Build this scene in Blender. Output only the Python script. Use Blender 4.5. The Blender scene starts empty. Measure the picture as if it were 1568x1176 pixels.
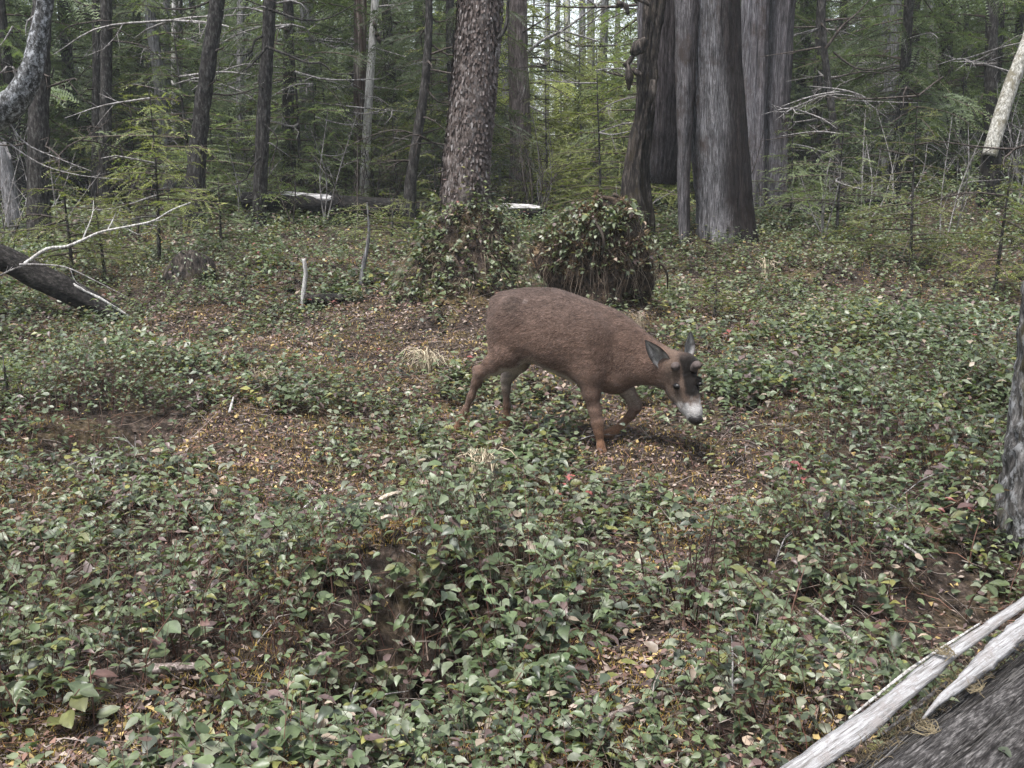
import bpy, math, random
import numpy as np
from mathutils import Vector

# ------------------------------------------------------------------ camera, sky, light, exposure
scene = bpy.context.scene
C = scene.collection
W0, H0, F = 1568.0, 1176.0, 1600.0          # photograph size and focal length in photograph pixels
CAM_H, PITCH = 1.55, math.radians(12.0)
cam_d = bpy.data.cameras.new('camera')
cam_d.sensor_width = 36.0
cam_d.lens = F * 36.0 / W0
cam_d.clip_start, cam_d.clip_end = 0.05, 1000.0
cam = bpy.data.objects.new('camera', cam_d)
C.objects.link(cam)
cam.location = (0, 0, CAM_H)
cam.rotation_euler = (math.pi / 2 - PITCH, 0, 0)
scene.camera = cam

SUN_EL, SUN_AZ = math.radians(70), math.radians(-140)
world = bpy.data.worlds.new('World')
scene.world = world
world.use_nodes = True
wn = world.node_tree
wn.nodes.clear()
sky = wn.nodes.new('ShaderNodeTexSky')
sky.sky_type = 'NISHITA'
sky.sun_disc = False
sky.sun_elevation = SUN_EL
sky.sun_rotation = SUN_AZ
sky.air_density, sky.dust_density, sky.ozone_density = 1.0, 1.0, 1.0
hsv = wn.nodes.new('ShaderNodeHueSaturation')      # an overcast sky: nearly no blue left
hsv.inputs['Saturation'].default_value = 0.38
bg = wn.nodes.new('ShaderNodeBackground')
bg.inputs['Strength'].default_value = 0.06
wo = wn.nodes.new('ShaderNodeOutputWorld')
wn.links.new(sky.outputs[0], hsv.inputs['Color'])
wn.links.new(hsv.outputs[0], bg.inputs[0])
wn.links.new(bg.outputs[0], wo.inputs[0])
sun_d = bpy.data.lights.new('sun', 'SUN')
sun_d.energy, sun_d.angle, sun_d.color = 1.5, math.radians(16), (1.0, 0.97, 0.93)
sun = bpy.data.objects.new('sun', sun_d)
C.objects.link(sun)
_sd = Vector((math.sin(SUN_AZ) * math.cos(SUN_EL), math.cos(SUN_AZ) * math.cos(SUN_EL), math.sin(SUN_EL)))
sun.rotation_euler = _sd.to_track_quat('Z', 'Y').to_euler()
scene.view_settings.view_transform = 'Standard'
scene.view_settings.look = 'None'
scene.view_settings.gamma = 1.0
scene.view_settings.exposure = 2.45
scene.render.engine = 'CYCLES'
scene.cycles.max_bounces = 5
scene.cycles.diffuse_bounces = 3
scene.cycles.glossy_bounces = 2
scene.cycles.transmission_bounces = 3
scene.cycles.use_denoising = True
scene.cycles.use_adaptive_sampling = True
scene.cycles.adaptive_threshold = 0.02

RNG = np.random.default_rng(7)
rnd = random.Random(11)

# ------------------------------------------------------------------ noise
def _hash(ix, iy, iz, seed):
    h = (ix.astype(np.int64) * 374761393 + iy.astype(np.int64) * 668265263 + iz.astype(np.int64) * 2147483647 + seed * 1274126177) & 0xFFFFFFFF
    h = ((h ^ (h >> 13)) * 1274126177) & 0xFFFFFFFF
    h = (h ^ (h >> 16)) & 0xFFFFFFFF
    h = (h * 2246822519) & 0xFFFFFFFF
    return ((h ^ (h >> 15)) & 0xFFFFFF) / float(0xFFFFFF)

def vnoise(x, y, z=0.0, seed=0):
    x, y, z = np.broadcast_arrays(np.asarray(x, float), np.asarray(y, float), np.asarray(z, float))
    x0, y0, z0 = np.floor(x), np.floor(y), np.floor(z)
    fx, fy, fz = x - x0, y - y0, z - z0
    fx, fy, fz = fx * fx * (3 - 2 * fx), fy * fy * (3 - 2 * fy), fz * fz * (3 - 2 * fz)
    r = 0
    for dx in (0, 1):
        for dy in (0, 1):
            for dz in (0, 1):
                r = r + _hash(x0 + dx, y0 + dy, z0 + dz, seed) * (fx if dx else 1 - fx) * (fy if dy else 1 - fy) * (fz if dz else 1 - fz)
    return r * 2 - 1

def fbm(x, y, z=0.0, seed=0, octs=3):
    s, a, t = 0, 1.0, 0
    for o in range(octs):
        s = s + a * vnoise(np.asarray(x) * 2 ** o, np.asarray(y) * 2 ** o, np.asarray(z) * 2 ** o, seed + o)
        t += a
        a *= .5
    return s / t

# ------------------------------------------------------------------ pixels to places
def ray(px, py):
    a, b = (px - W0 / 2) / F, (py - H0 / 2) / F
    d = np.array([a, math.cos(PITCH) - b * math.sin(PITCH), -math.sin(PITCH) - b * math.cos(PITCH)])
    return d

def at(px, py, y):
    """the point at horizontal distance y from the camera seen at a pixel"""
    d = ray(px, py)
    return np.array([0, 0, CAM_H]) + d * (y / d[1])

def on_plane(px, py, z):
    d = ray(px, py)
    return np.array([0, 0, CAM_H]) + d * ((z - CAM_H) / d[2])

_PY = np.array([-60, 2, 5.2, 5.7, 7, 9, 12, 16, 22, 35, 60, 120, 400.])
_PZ = np.array([0, 0, 0, .05, .18, .37, .72, .95, 1.12, 1.35, 1.9, 3.0, 6.])
_ty = np.arange(-60, 400, .1)
_tz = np.convolve(np.pad(np.interp(_ty, _PY, _PZ), 12, 'edge'), np.ones(25) / 25, 'valid')

BUMPS = []   # x, y, height, radius, flatness
def ground_base(x, y):
    return np.interp(y, _ty, _tz) + .012 * np.clip(np.asarray(x) - 2, 0, 30) * np.clip((np.asarray(y) - 6) / 8, 0, 1)

def ground_z(x, y, fine=True):
    x, y = np.asarray(x, float), np.asarray(y, float)
    z = ground_base(x, y)
    for bx, by, h, r, fl in BUMPS:
        d = np.hypot(x - bx, y - by) / r
        z = z + h * np.exp(-d ** fl)
    if fine:
        k = np.clip((y - .5) / 3, 0, 1)
        z = z + k * (.075 * fbm(x * 1.1, y * 1.1, 0, 3) + .035 * fbm(x * 3.4, y * 3.4, 0, 9, 2)) + .012 * vnoise(x * 11, y * 11, 0, 5)
        z = z + .25 * fbm(x * .16, y * .16, 0, 21, 2) * np.clip((y - 12) / 10, 0, 1)
    return z

def ghit(px, py, fine=True, ymax=60):
    """where the ray of a pixel meets the ground"""
    d = ray(px, py)
    t = np.linspace(1.5, ymax, 3000)
    p = np.array([0, 0, CAM_H]) + d[None] * (t / d[1])[:, None]
    below = p[:, 2] < (ground_z(p[:, 0], p[:, 1], fine))
    i = int(np.argmax(below)) if below.any() else len(t) - 1
    return p[i]

def bump(px, py, h, r, fl=2.0):
    p = ghit(px, py, False)
    BUMPS.append((p[0], p[1], h, r, fl))
    return p

# the lie of the land: the hummock under the big hemlock, small mounds and hollows
_h = at(714, 400, 9.1)
BUMPS.append((_h[0], _h[1], .66, .46, 3.4))
_h = at(700, 440, 8.7)
BUMPS.append((_h[0], _h[1], .15, .6, 2.5))
_h = at(905, 480, 8.0)
BUMPS.append((_h[0], _h[1] + .15, .16, .75, 2.5))
for a in ((1110, 372, .12, .7), (285, 425, .15, .28), (1480, 330, .28, 1.1), (1300, 420, .1, .7), (620, 890, .13, .38), (700, 860, .1, .4),
          (150, 690, -.34, .30), (215, 695, -.25, .25), (610, 1030, -.3, .28), (690, 1050, -.2, .2), (1440, 960, -.32, .33), (1510, 880, -.2, .3), (120, 600, .1, .4), (240, 790, .07, .4), (1250, 640, .07, .5),
          (1380, 590, -.06, .4), (90, 960, -.2, .22), (950, 960, -.05, .3), (1010, 740, -.03, .4), (860, 640, -.05, .3), (300, 560, .06, .6),
          (1410, 480, -.10, .5), (430, 430, .08, .8), (170, 480, -.08, .4), (1200, 850, .05, .3)):
    bump(*a)

# ------------------------------------------------------------------ mesh helpers
def mesh(name, verts, faces, mats, parent=None, cols=None, smooth=False, midx=None, loc=None):
    """faces: list of index arrays, each (n, k)"""
    verts = np.asarray(verts, np.float32)
    if loc is not None:
        verts = verts - np.asarray(loc, np.float32)
    me = bpy.data.meshes.new(name)
    faces = [np.asarray(f, np.int32) for f in faces if len(f)]
    loops = np.concatenate([f.ravel() for f in faces])
    tot = np.concatenate([np.full(len(f), f.shape[1], np.int32) for f in faces])
    start = np.concatenate([[0], np.cumsum(tot)[:-1]]).astype(np.int32)
    me.vertices.add(len(verts))
    me.vertices.foreach_set('co', verts.ravel())
    me.loops.add(len(loops))
    me.loops.foreach_set('vertex_index', loops)
    me.polygons.add(len(tot))
    me.polygons.foreach_set('loop_start', start)
    me.polygons.foreach_set('loop_total', tot)
    if smooth:
        me.polygons.foreach_set('use_smooth', np.ones(len(tot), bool))
    if midx is not None:
        me.polygons.foreach_set('material_index', np.asarray(midx, np.int32))
    me.update(calc_edges=True)
    if cols is not None:
        at_ = me.color_attributes.new('Col', 'FLOAT_COLOR', 'POINT')
        c = np.ones((len(verts), 4), np.float32)
        c[:, :3] = cols
        at_.data.foreach_set('color', c.ravel())
    for m in (mats if isinstance(mats, (list, tuple)) else [mats]):
        me.materials.append(m)
    o = bpy.data.objects.new(name, me)
    C.objects.link(o)
    if parent is not None:
        o.parent = parent
    if loc is not None:
        o.location = loc
    return o

def tag(o, label=None, cat=None, group=None, kind=None):
    if label: o['label'] = label
    if cat: o['category'] = cat
    if group: o['group'] = group
    if kind: o['kind'] = kind
    return o

def thing(name, label, cat, loc=(0, 0, 0), group=None, rz=0):
    o = bpy.data.objects.new(name, None)
    o.empty_display_size = .1
    C.objects.link(o)
    o.location = [float(v) for v in loc]
    o.rotation_euler = (0, 0, rz)
    return tag(o, label, cat, group)

def part(name, verts, faces, mats, parent, **k):
    """a part whose vertices are given in world space, under a thing with only a location"""
    l = np.array(parent.location)
    pp = parent.parent
    while pp is not None:
        l = l + np.array(pp.location)
        pp = pp.parent
    return mesh(name, np.asarray(verts) - l, faces, mats, parent, **k)

def copy_tree(o, parent=None):
    c = o.copy()
    C.objects.link(c)
    c.parent = parent
    for ch in o.children:
        copy_tree(ch, c)
    return c

class Geo:
    """collects vertices, faces and colours"""
    def __init__(s):
        s.v, s.f, s.c, s.n = [], {}, [], 0
    def add(s, v, fs, col=None):
        v = np.asarray(v, np.float32)
        for f in fs:
            f = np.asarray(f, np.int64)
            if len(f):
                s.f.setdefault(f.shape[1], []).append(f + s.n)
        s.v.append(v)
        if col is not None:
            s.c.append(np.broadcast_to(np.asarray(col, np.float32), (len(v), 3)))
        s.n += len(v)
    def out(s):
        return np.concatenate(s.v), [np.concatenate(f) for f in s.f.values()], (np.concatenate(s.c) if s.c else None)
    def build(s, name, mats, parent=None, world=True, **k):
        v, f, c = s.out()
        if parent is not None and world:
            return part(name, v, f, mats, parent, cols=c, **k)
        return mesh(name, v, f, mats, parent, cols=c, **k)

def norm(v):
    return v / np.maximum(np.linalg.norm(v, axis=-1, keepdims=True), 1e-9)

def resample(path, rad, step):
    path, rad = np.asarray(path, float), np.asarray(rad, float)
    # Catmull-Rom through the points
    n = len(path)
    if n > 2:
        P = np.vstack([2 * path[0] - path[1], path, 2 * path[-1] - path[-2]])
        out, ro = [], []
        for i in range(n - 1):
            p0, p1, p2, p3 = P[i:i + 4]
            for t in np.linspace(0, 1, 8, endpoint=False):
                out.append(.5 * ((2 * p1) + (-p0 + p2) * t + (2 * p0 - 5 * p1 + 4 * p2 - p3) * t * t + (-p0 + 3 * p1 - 3 * p2 + p3) * t ** 3))
                ro.append(rad[i] + (rad[i + 1] - rad[i]) * t)
        out.append(path[-1]); ro.append(rad[-1])
        path, rad = np.array(out), np.array(ro)
    s = np.concatenate([[0], np.cumsum(np.linalg.norm(np.diff(path, axis=0), axis=1))])
    m = max(2, int(s[-1] / step) + 1)
    q = np.linspace(0, s[-1], m)
    return np.stack([np.interp(q, s, path[:, k]) for k in range(3)], 1), np.interp(q, s, rad), q

def tube(path, rad, nseg=8, step=.1, flute=0., bark=0., bf=30., bl=6., seed=0, flat=(1., 1.), cap=True, ragged=0., lump=0., colf=None, flute_f=1.3):
    """a tapered, bent, fluted stem; bark = depth of the ridges in metres"""
    p, r, q = resample(path, rad, step)
    t = norm(np.gradient(p, axis=0))
    ref = np.array([1., 0, 0]) if abs(t[0][0]) < .8 else np.array([0, 1., 0])
    u = norm(ref - t * (t @ ref)[:, None])
    w = np.cross(t, u)
    th = np.linspace(0, 2 * math.pi, nseg, endpoint=False)
    cs, sn = np.cos(th)[None], np.sin(th)[None]
    R = np.repeat(r[:, None], nseg, 1)
    qq = q[:, None]
    if flute:
        R = R * (1 + flute * fbm(cs * flute_f + 7, sn * flute_f + 3, qq * .35, seed, 2))
    if lump:
        R = R * (1 + lump * fbm(cs * 1.0 + 3, sn * 1.0, qq * 2.5, seed + 40, 2))
    if bark:
        mr = float(np.mean(r))
        nb = vnoise(cs * mr * bf, sn * mr * bf, qq * bl, seed + 11)
        nb2 = vnoise(cs * mr * bf * 2.3, sn * mr * bf * 2.3, qq * bl * 2.1, seed + 12)
        R = R + bark * ((1 - 2 * np.abs(nb)) + .5 * nb2)
    if ragged:
        pass
    V = p[:, None] + (u[:, None] * (cs * R * flat[0])[..., None] + w[:, None] * (sn * R * flat[1])[..., None])
    if ragged:
        k = np.clip((q / q[-1] - .8) / .2, 0, 1)[:, None] ** 2
        V = V + t[:, None] * (ragged * k * vnoise(cs * 3, sn * 3, 0, seed + 77))[..., None]
    m = len(p)
    i = np.arange(m - 1)[:, None] * nseg
    j = np.arange(nseg)[None]
    j2 = (j + 1) % nseg
    quads = np.stack([i + j, i + j2, i + nseg + j2, i + nseg + j], -1).reshape(-1, 4)
    V = V.reshape(-1, 3)
    fs = [quads]
    if cap:
        V = np.vstack([V, p[-1:] - t[-1:] * r[-1] * .3, p[:1]])
        e = (m - 1) * nseg + np.arange(nseg)
        b = np.arange(nseg)
        fs.append(np.vstack([np.stack([e, np.roll(e, -1), np.full(nseg, m * nseg)], 1), np.stack([np.roll(b, -1), b, np.full(nseg, m * nseg + 1)], 1)]))
    col = None
    if colf is not None:
        col = colf(np.broadcast_to(th[None], R.shape), np.broadcast_to(qq, R.shape), p[:, None] * np.ones_like(R)[..., None]).reshape(-1, 3)
        if cap:
            col = np.vstack([col, col[:2]])
    return V, fs, col

def twigs(g, path, rad, depth, rs, n=4, spread=.8, shrink=.55, up=0., seg=4, step=.12, col=None):
    """a crooked dead branch with side twigs, appended to g"""
    v, f, _ = tube(path, rad, seg, step, cap=False)
    g.add(v, f, col)
    if depth <= 0:
        return
    path = np.asarray(path)
    L = np.sum(np.linalg.norm(np.diff(path, axis=0), axis=1))
    pp, rr, q = resample(path, rad, max(L / 20, .01))
    for k in range(n):
        t = .25 + .72 * (k + rs.random()) / n
        i = min(int(t * (len(pp) - 1)), len(pp) - 2)
        d = norm(pp[i + 1] - pp[i])
        side = norm(np.cross(d, norm(rs.normal(size=3)))) 
        dd = norm(d * (1 - spread * .5) + side * spread + np.array([0, 0, up]))
        l = L * shrink * (1.1 - t) * rs.uniform(.6, 1.3)
        if l < .04: continue
        m1 = pp[i] + dd * l * .5 + rs.normal(size=3) * l * .08
        m2 = pp[i] + dd * l + rs.normal(size=3) * l * .15 + np.array([0, 0, up * l * .3])
        twigs(g, [pp[i], m1, m2], [rr[i] * .6, rr[i] * .45, rr[i] * .2], depth - 1, rs, max(2, n - 2), spread, shrink, up, 3, step, col)

# ------------------------------------------------------------------ materials
def M(name, rough=.8, spec=.3):
    m = bpy.data.materials.new(name)
    m.use_nodes = True
    nt = m.node_tree
    b = nt.nodes['Principled BSDF']
    b.inputs['Roughness'].default_value = rough
    b.inputs['Specular IOR Level'].default_value = spec
    return m, nt, b

def N(nt, kind, **k):
    n = nt.nodes.new(kind)
    for a, v in k.items():
        if a in n.inputs: n.inputs[a].default_value = v
        else: setattr(n, a, v)
    return n

def ramp(nt, fac, stops):
    r = nt.nodes.new('ShaderNodeValToRGB')
    e = r.color_ramp.elements
    while len(e) < len(stops): e.new(.5)
    for x, (p, c) in zip(e, stops):
        x.position = p
        x.color = (*c, 1)
    nt.links.new(fac, r.inputs[0])
    return r.outputs[0]

def mixc(nt, f, a, b, mode='MIX'):
    n = nt.nodes.new('ShaderNodeMix')
    n.data_type = 'RGBA'
    n.blend_type = mode
    for v, i in ((f, 0), (a, 6), (b, 7)):
        if hasattr(v, 'is_linked'): nt.links.new(v, n.inputs[i])
        elif i == 0: n.inputs[0].default_value = v
        else: n.inputs[i].default_value = (*v, 1)
    return n.outputs[2]

def coords(nt, scale, obj=True, geo=False, ang=None):
    if geo:
        src = nt.nodes.new('ShaderNodeNewGeometry').outputs['Position']
    else:
        src = nt.nodes.new('ShaderNodeTexCoord').outputs['Object']
    if ang is not None:           # turn a lying stem's axis onto z so that the streaks run along it
        r1 = nt.nodes.new('ShaderNodeMapping')
        r1.inputs['Rotation'].default_value = (0, 0, -ang)
        nt.links.new(src, r1.inputs[0])
        r2 = nt.nodes.new('ShaderNodeMapping')
        r2.inputs['Rotation'].default_value = (0, -math.pi / 2, 0)
        nt.links.new(r1.outputs[0], r2.inputs[0])
        src = r2.outputs[0]
    mp = nt.nodes.new('ShaderNodeMapping')
    mp.inputs['Scale'].default_value = scale
    nt.links.new(src, mp.inputs[0])
    return mp.outputs[0]

def noise(nt, vec, scale=1., detail=4., rough=.6):
    n = nt.nodes.new('ShaderNodeTexNoise')
    n.inputs['Scale'].default_value = scale
    n.inputs['Detail'].default_value = detail
    n.inputs['Roughness'].default_value = rough
    nt.links.new(vec, n.inputs['Vector'])
    return n.outputs['Fac']

def bumpn(nt, b, h, strength=.5, dist=.01):
    n = nt.nodes.new('ShaderNodeBump')
    n.inputs['Strength'].default_value = strength
    n.inputs['Distance'].default_value = dist
    nt.links.new(h, n.inputs['Height'])
    nt.links.new(n.outputs[0], b.inputs['Normal'])

def bark_mat(name, c0, c1, c2, sx=40., sz=9., rough=.9, moss=None, patch=None, col=False, spec=.2, ang=None, psz=9, fk=1.):
    """streaky bark: dark, middle and pale tones along the stem; optional lichen patches and moss"""
    m, nt, b = M(name, rough, spec)
    n1 = noise(nt, coords(nt, (sx, sx, sz), ang=ang), 1., 5., .65)
    c = ramp(nt, n1, [(.36, c0), (.5, c1), (.66, c2)])
    nf = noise(nt, coords(nt, (sx * 3, sx * 3, sz * 2.2), ang=ang), 1., 4., .7)
    c = mixc(nt, 1., c, ramp(nt, nf, [(.36, (1 - .55 * fk,) * 3), (.52, (1., 1., 1.)), (.66, (1 + .6 * fk,) * 3)]), 'MULTIPLY')
    if patch:
        n2 = noise(nt, coords(nt, (psz, psz, psz * .75), ang=ang), 1., 6., .75)
        c = mixc(nt, ramp(nt, n2, [(.5, (0, 0, 0)), (.6, (1, 1, 1))]), c, patch)
    if moss:
        n3 = noise(nt, coords(nt, (3, 3, 2)), 1., 6., .75)
        c = mixc(nt, ramp(nt, n3, [(.52, (0, 0, 0)), (.64, (1, 1, 1))]), c, moss)
    if col:
        a = nt.nodes.new('ShaderNodeAttribute')
        a.attribute_name = 'Col'
        c = mixc(nt, 1., c, a.outputs['Color'], 'MULTIPLY')
    nt.links.new(c, b.inputs['Base Color'])
    bumpn(nt, b, mixc(nt, .4, n1, nf), .8, .014)
    return m

def leaf_mat(name, rough=.42, spec=.5, trans=.25, vary=0.0, back=1.35):
    """leaves coloured one by one by the attribute Col; paler, duller undersides"""
    m, nt, b = M(name, rough, spec)
    a = nt.nodes.new('ShaderNodeAttribute')
    a.attribute_name = 'Col'
    c = a.outputs['Color']
    n = noise(nt, coords(nt, (60, 60, 60)), 1., 2., .5)
    c = mixc(nt, 1., c, ramp(nt, n, [(.3, (.8, .8, .8)), (.7, (1.2, 1.2, 1.2))]), 'MULTIPLY')
    if vary:
        oi = nt.nodes.new('ShaderNodeObjectInfo')
        c = mixc(nt, 1., c, ramp(nt, oi.outputs['Random'], [(0, (1 - vary, 1 - vary, 1 - vary)), (.5, (1, 1.02, .95)), (1, (1 + vary, 1 + vary, 1 + vary * .6))]), 'MULTIPLY')
    if back != 1:
        gm = nt.nodes.new('ShaderNodeNewGeometry')
        pale = mixc(nt, 1., c, (back, back, back * .95), 'MULTIPLY')
        c = mixc(nt, gm.outputs['Backfacing'], c, pale)
    nt.links.new(c, b.inputs['Base Color'])
    if trans:
        t = nt.nodes.new('ShaderNodeBsdfTranslucent')
        nt.links.new(mixc(nt, 1., c, (1.1, 1.2, .6), 'MULTIPLY'), t.inputs[0])
        mx = nt.nodes.new('ShaderNodeMixShader')
        mx.inputs[0].default_value = trans
        nt.links.new(b.outputs[0], mx.inputs[1])
        nt.links.new(t.outputs[0], mx.inputs[2])
        nt.links.new(mx.outputs[0], nt.nodes['Material Output'].inputs[0])
    return m

def col_mat(name, rough=.85, spec=.2, grain=None):
    m, nt, b = M(name, rough, spec)
    a = nt.nodes.new('ShaderNodeAttribute')
    a.attribute_name = 'Col'
    c = a.outputs['Color']
    if grain:
        n = noise(nt, coords(nt, grain), 1., 4., .6)
        c = mixc(nt, 1., c, ramp(nt, n, [(.3, (.65, .65, .65)), (.7, (1.3, 1.3, 1.3))]), 'MULTIPLY')
        bumpn(nt, b, n, .4, .004)
    nt.links.new(c, b.inputs['Base Color'])
    return m

MAT = {}
MAT['hemlock'] = bark_mat('hemlock_bark', (.03, .023, .021), (.085, .067, .06), (.2, .175, .168), 34, 13, patch=(.17, .15, .143))
MAT['dark_bark'] = bark_mat('dark_bark', (.012, .011, .010), (.034, .030, .028), (.10, .095, .09), 36, 12)
MAT['grey_bark'] = bark_mat('grey_bark', (.08, .075, .075), (.17, .165, .17), (.30, .29, .30), 36, 6)
MAT['lichen_bark'] = bark_mat('lichen_bark', (.025, .024, .024), (.07, .07, .07), (.2, .2, .21), 30, 22, patch=(.36, .37, .39), psz=24)
MAT['cedar'] = bark_mat('weathered_cedar', (.05, .047, .047), (.14, .133, .136), (.29, .282, .286), 85, 5.5, col=True, moss=(.075, .06, .054))
MAT['rotten'] = bark_mat('rotten_wood', (.012, .010, .009), (.038, .031, .027), (.12, .10, .088), 34, 7, moss=(.045, .034, .02))
MAT['pale_wood'] = bark_mat('pale_wood', (.22, .205, .19), (.46, .44, .42), (.66, .65, .64), 60, 5)
MAT['black_log'] = bark_mat('black_log', (.006, .0055, .005), (.016, .014, .0125), (.06, .053, .048), 30, 6)
MAT['twig_grey'] = bark_mat('dead_twig', (.10, .09, .085), (.22, .205, .2), (.38, .36, .36), 40, 12)
MAT['twig_dark'] = bark_mat('dark_twig', (.022, .018, .016), (.05, .04, .035), (.12, .10, .09), 40, 12)
MAT['leaf'] = leaf_mat('salal_leaf', .44, .55, .2)
MAT['leaf_big'] = leaf_mat('salal_leaf_large', .48, .5, .2, vary=.25)
MAT['needle'] = leaf_mat('hemlock_needle', .55, .35, .4, vary=.25, back=1.15)
MAT['litter'] = col_mat('litter', .85, .2)
MAT['stem'] = col_mat('stem', .8, .25)
MAT['grass'] = col_mat('dry_grass', .7, .3)

def ground_mat():
    m, nt, b = M('forest_floor', .95, .15)
    v = coords(nt, (1, 1, 1), geo=True)
    n1 = noise(nt, v, 1.1, 4., .6)
    n2 = noise(nt, v, 28., 6., .7)
    n3 = noise(nt, v, 3.2, 5., .65)
    c = ramp(nt, n2, [(.30, (.007, .006, .005)), (.5, (.034, .025, .020)), (.70, (.125, .095, .078))])
    moss = ramp(nt, n2, [(.3, (.025, .019, .010)), (.5, (.10, .075, .034)), (.72, (.23, .175, .085))])
    c = mixc(nt, ramp(nt, n3, [(.50, (0, 0, 0)), (.66, (.55, .55, .55))]), c, moss)
    nt.links.new(c, b.inputs['Base Color'])
    bumpn(nt, b, n2, .8, .03)
    return m
MAT['ground'] = ground_mat()

# ------------------------------------------------------------------ the ground
def axis(fine0, fine1, step, lo, hi, grow=1.12):
    a = list(np.arange(fine0, fine1, step))
    s, x = step, a[-1]
    while x < hi:
        s *= grow; x += s; a.append(x)
    s, x = step, fine0
    b = []
    while x > lo:
        s *= grow; x -= s; b.append(x)
    return np.array(b[::-1] + a)
gx, gy = axis(-7.0, 7.5, .068, -250, 250), axis(1.2, 13, .06, -60, 380)
X, Y = np.meshgrid(gx, gy)
Z = ground_z(X, Y)
nx, ny = len(gx), len(gy)
ii = (np.arange(ny - 1)[:, None] * nx + np.arange(nx - 1)[None]).ravel()
ground = mesh('ground', np.stack([X, Y, Z], -1).reshape(-1, 3), [np.stack([ii, ii + 1, ii + nx + 1, ii + nx], 1)], MAT['ground'], smooth=True)
tag(ground, 'forest floor of dark soil, needles and ochre moss', 'ground', kind='structure')

# ------------------------------------------------------------------ ground cover: clumps of leafy sprigs, litter, moss, twigs
BARE = []   # x, y, radius, strength: thin spots where brown litter and moss show
for px, py, r, s in ((330, 470, .8, .75), (400, 560, .7, .8), (460, 520, .5, .6), (470, 400, .7, .7), (430, 650, .45, .8), (460, 740, .35, .95), (520, 770, .3, 1.), (580, 840, .22, 1.), (690, 520, .45, .8),
                     (420, 700, .35, .8), (1010, 700, .35, .9), (1080, 760, .3, .9), (960, 850, .18, .8), (1010, 930, .25, 1.), (980, 1000, .25, .9), (1140, 790, .25, .8),
                     (740, 640, .3, .7), (1000, 660, .35, .8), (900, 880, .2, .6), (300, 700, .3, .6), (360, 620, .3, .6), (240, 1080, .2, .9), (90, 1090, .2, .6), (290, 420, .3, .8), (330, 860, .2, .5),
                     (930, 1060, .2, .7), (850, 560, .5, .6), (1050, 430, .4, .4), (640, 610, .25, .5), (560, 400, .5, .5), (1100, 1010, .2, .6), (1400, 1000, .22, .9), (1480, 950, .25, 1.), (600, 460, .4, .7), (250, 500, .6, .6), (560, 560, .5, .7), (620, 500, .45, .7), (1050, 850, .22, .9), (880, 800, .25, .5), (500, 450, .5, .6), (1120, 720, .3, .7)):
    p = ghit(px, py)
    BARE.append((p[0], p[1], r * (1.2 if px < 760 and 390 < py < 800 else 1.), s))
for px, py, r, s in ((703, 676, .17, 1.1), (780, 676, .15, 1.), (925, 714, .17, 1.1), (925, 675, .15, .9), (706, 702, .2, 1.), (785, 700, .18, .9), (926, 742, .2, 1.), (850, 700, .2, .6)):
    p = ghit(px, py)
    BARE.append((p[0], p[1], r, s))
LUSH = []   # taller shrubby patches
for px, py, r, s in ((620, 900, .4, 1.), (720, 870, .35, 1.), (520, 930, .3, .8), (160, 960, .3, .7), (1250, 640, .7, .5), (110, 590, .4, .8), (1440, 700, .5, 1.), (1350, 760, .4, .7), (250, 800, .4, .5),
                     (840, 1000, .25, .6), (1200, 880, .3, .6), (60, 860, .3, .6), (740, 390, .35, .8), (1480, 330, 1., 1.), (700, 1060, .25, .8), (330, 1000, .3, .6), (1100, 400, .5, .5), (200, 570, .5, .9), (40, 680, .4, .8), (1150, 600, .5, .6), (1330, 520, .7, .7), (1300, 900, .35, .9), (430, 980, .35, .9), (800, 780, .35, .7), (540, 620, .4, .6), (1500, 600, .6, .9), (60, 1040, .3, .8), (1120, 1080, .25, .7), (300, 880, .3, .8)):
    p = ghit(px, py)
    LUSH.append((p[0], p[1], r, s))

PITS = []
for px, py, r in ((150, 690, .28), (215, 695, .22), (610, 1030, .26), (690, 1050, .2), (1440, 960, .32), (1510, 880, .3), (90, 960, .2)):
    p = ghit(px, py, False)
    PITS.append((p[0], p[1], r))
def pit(x, y):
    c = 0
    for bx, by, r in PITS:
        c = c + np.exp(-((x - bx) ** 2 + (y - by) ** 2) / r ** 2)
    return np.clip(c * 1.2, 0, 1)
def cover(x, y):
    c = .86 + .85 * fbm(x * .8, y * .8, 0, 31) + .60 * vnoise(x * 3.1, y * 3.1, 0, 35)
    for bx, by, r, s in BARE:
        c = c - .66 * s * np.exp(-(((x - bx) ** 2 + (y - by) ** 2) / r ** 2) ** 1.2)
    for bx, by, r, s in LUSH:
        c = c + .7 * s * np.exp(-((x - bx) ** 2 + (y - by) ** 2) / r ** 2)
    return np.clip(c - .5 * pit(x, y), .03, 1)

def lush(x, y):
    c = 0
    for bx, by, r, s in LUSH:
        c = c + s * np.exp(-((x - bx) ** 2 + (y - by) ** 2) / r ** 2)
    return np.clip(c + .8 * fbm(x * 1.7, y * 1.7, 0, 51, 2), 0, 1.2)

def scatter(n, y0, y1, rng, power=1.0, half=.60, extra=1.0):
    """n points in the wedge the camera could look over, more per metre towards y0"""
    u = rng.random(n)
    if abs(power - 1) < 1e-6: y = y0 * (y1 / y0) ** u
    else: y = (y0 ** (1 - power) + u * (y1 ** (1 - power) - y0 ** (1 - power))) ** (1 / (1 - power))
    x = (rng.random(n) * 2 - 1) * (half * y + extra)
    return x, y

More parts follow.
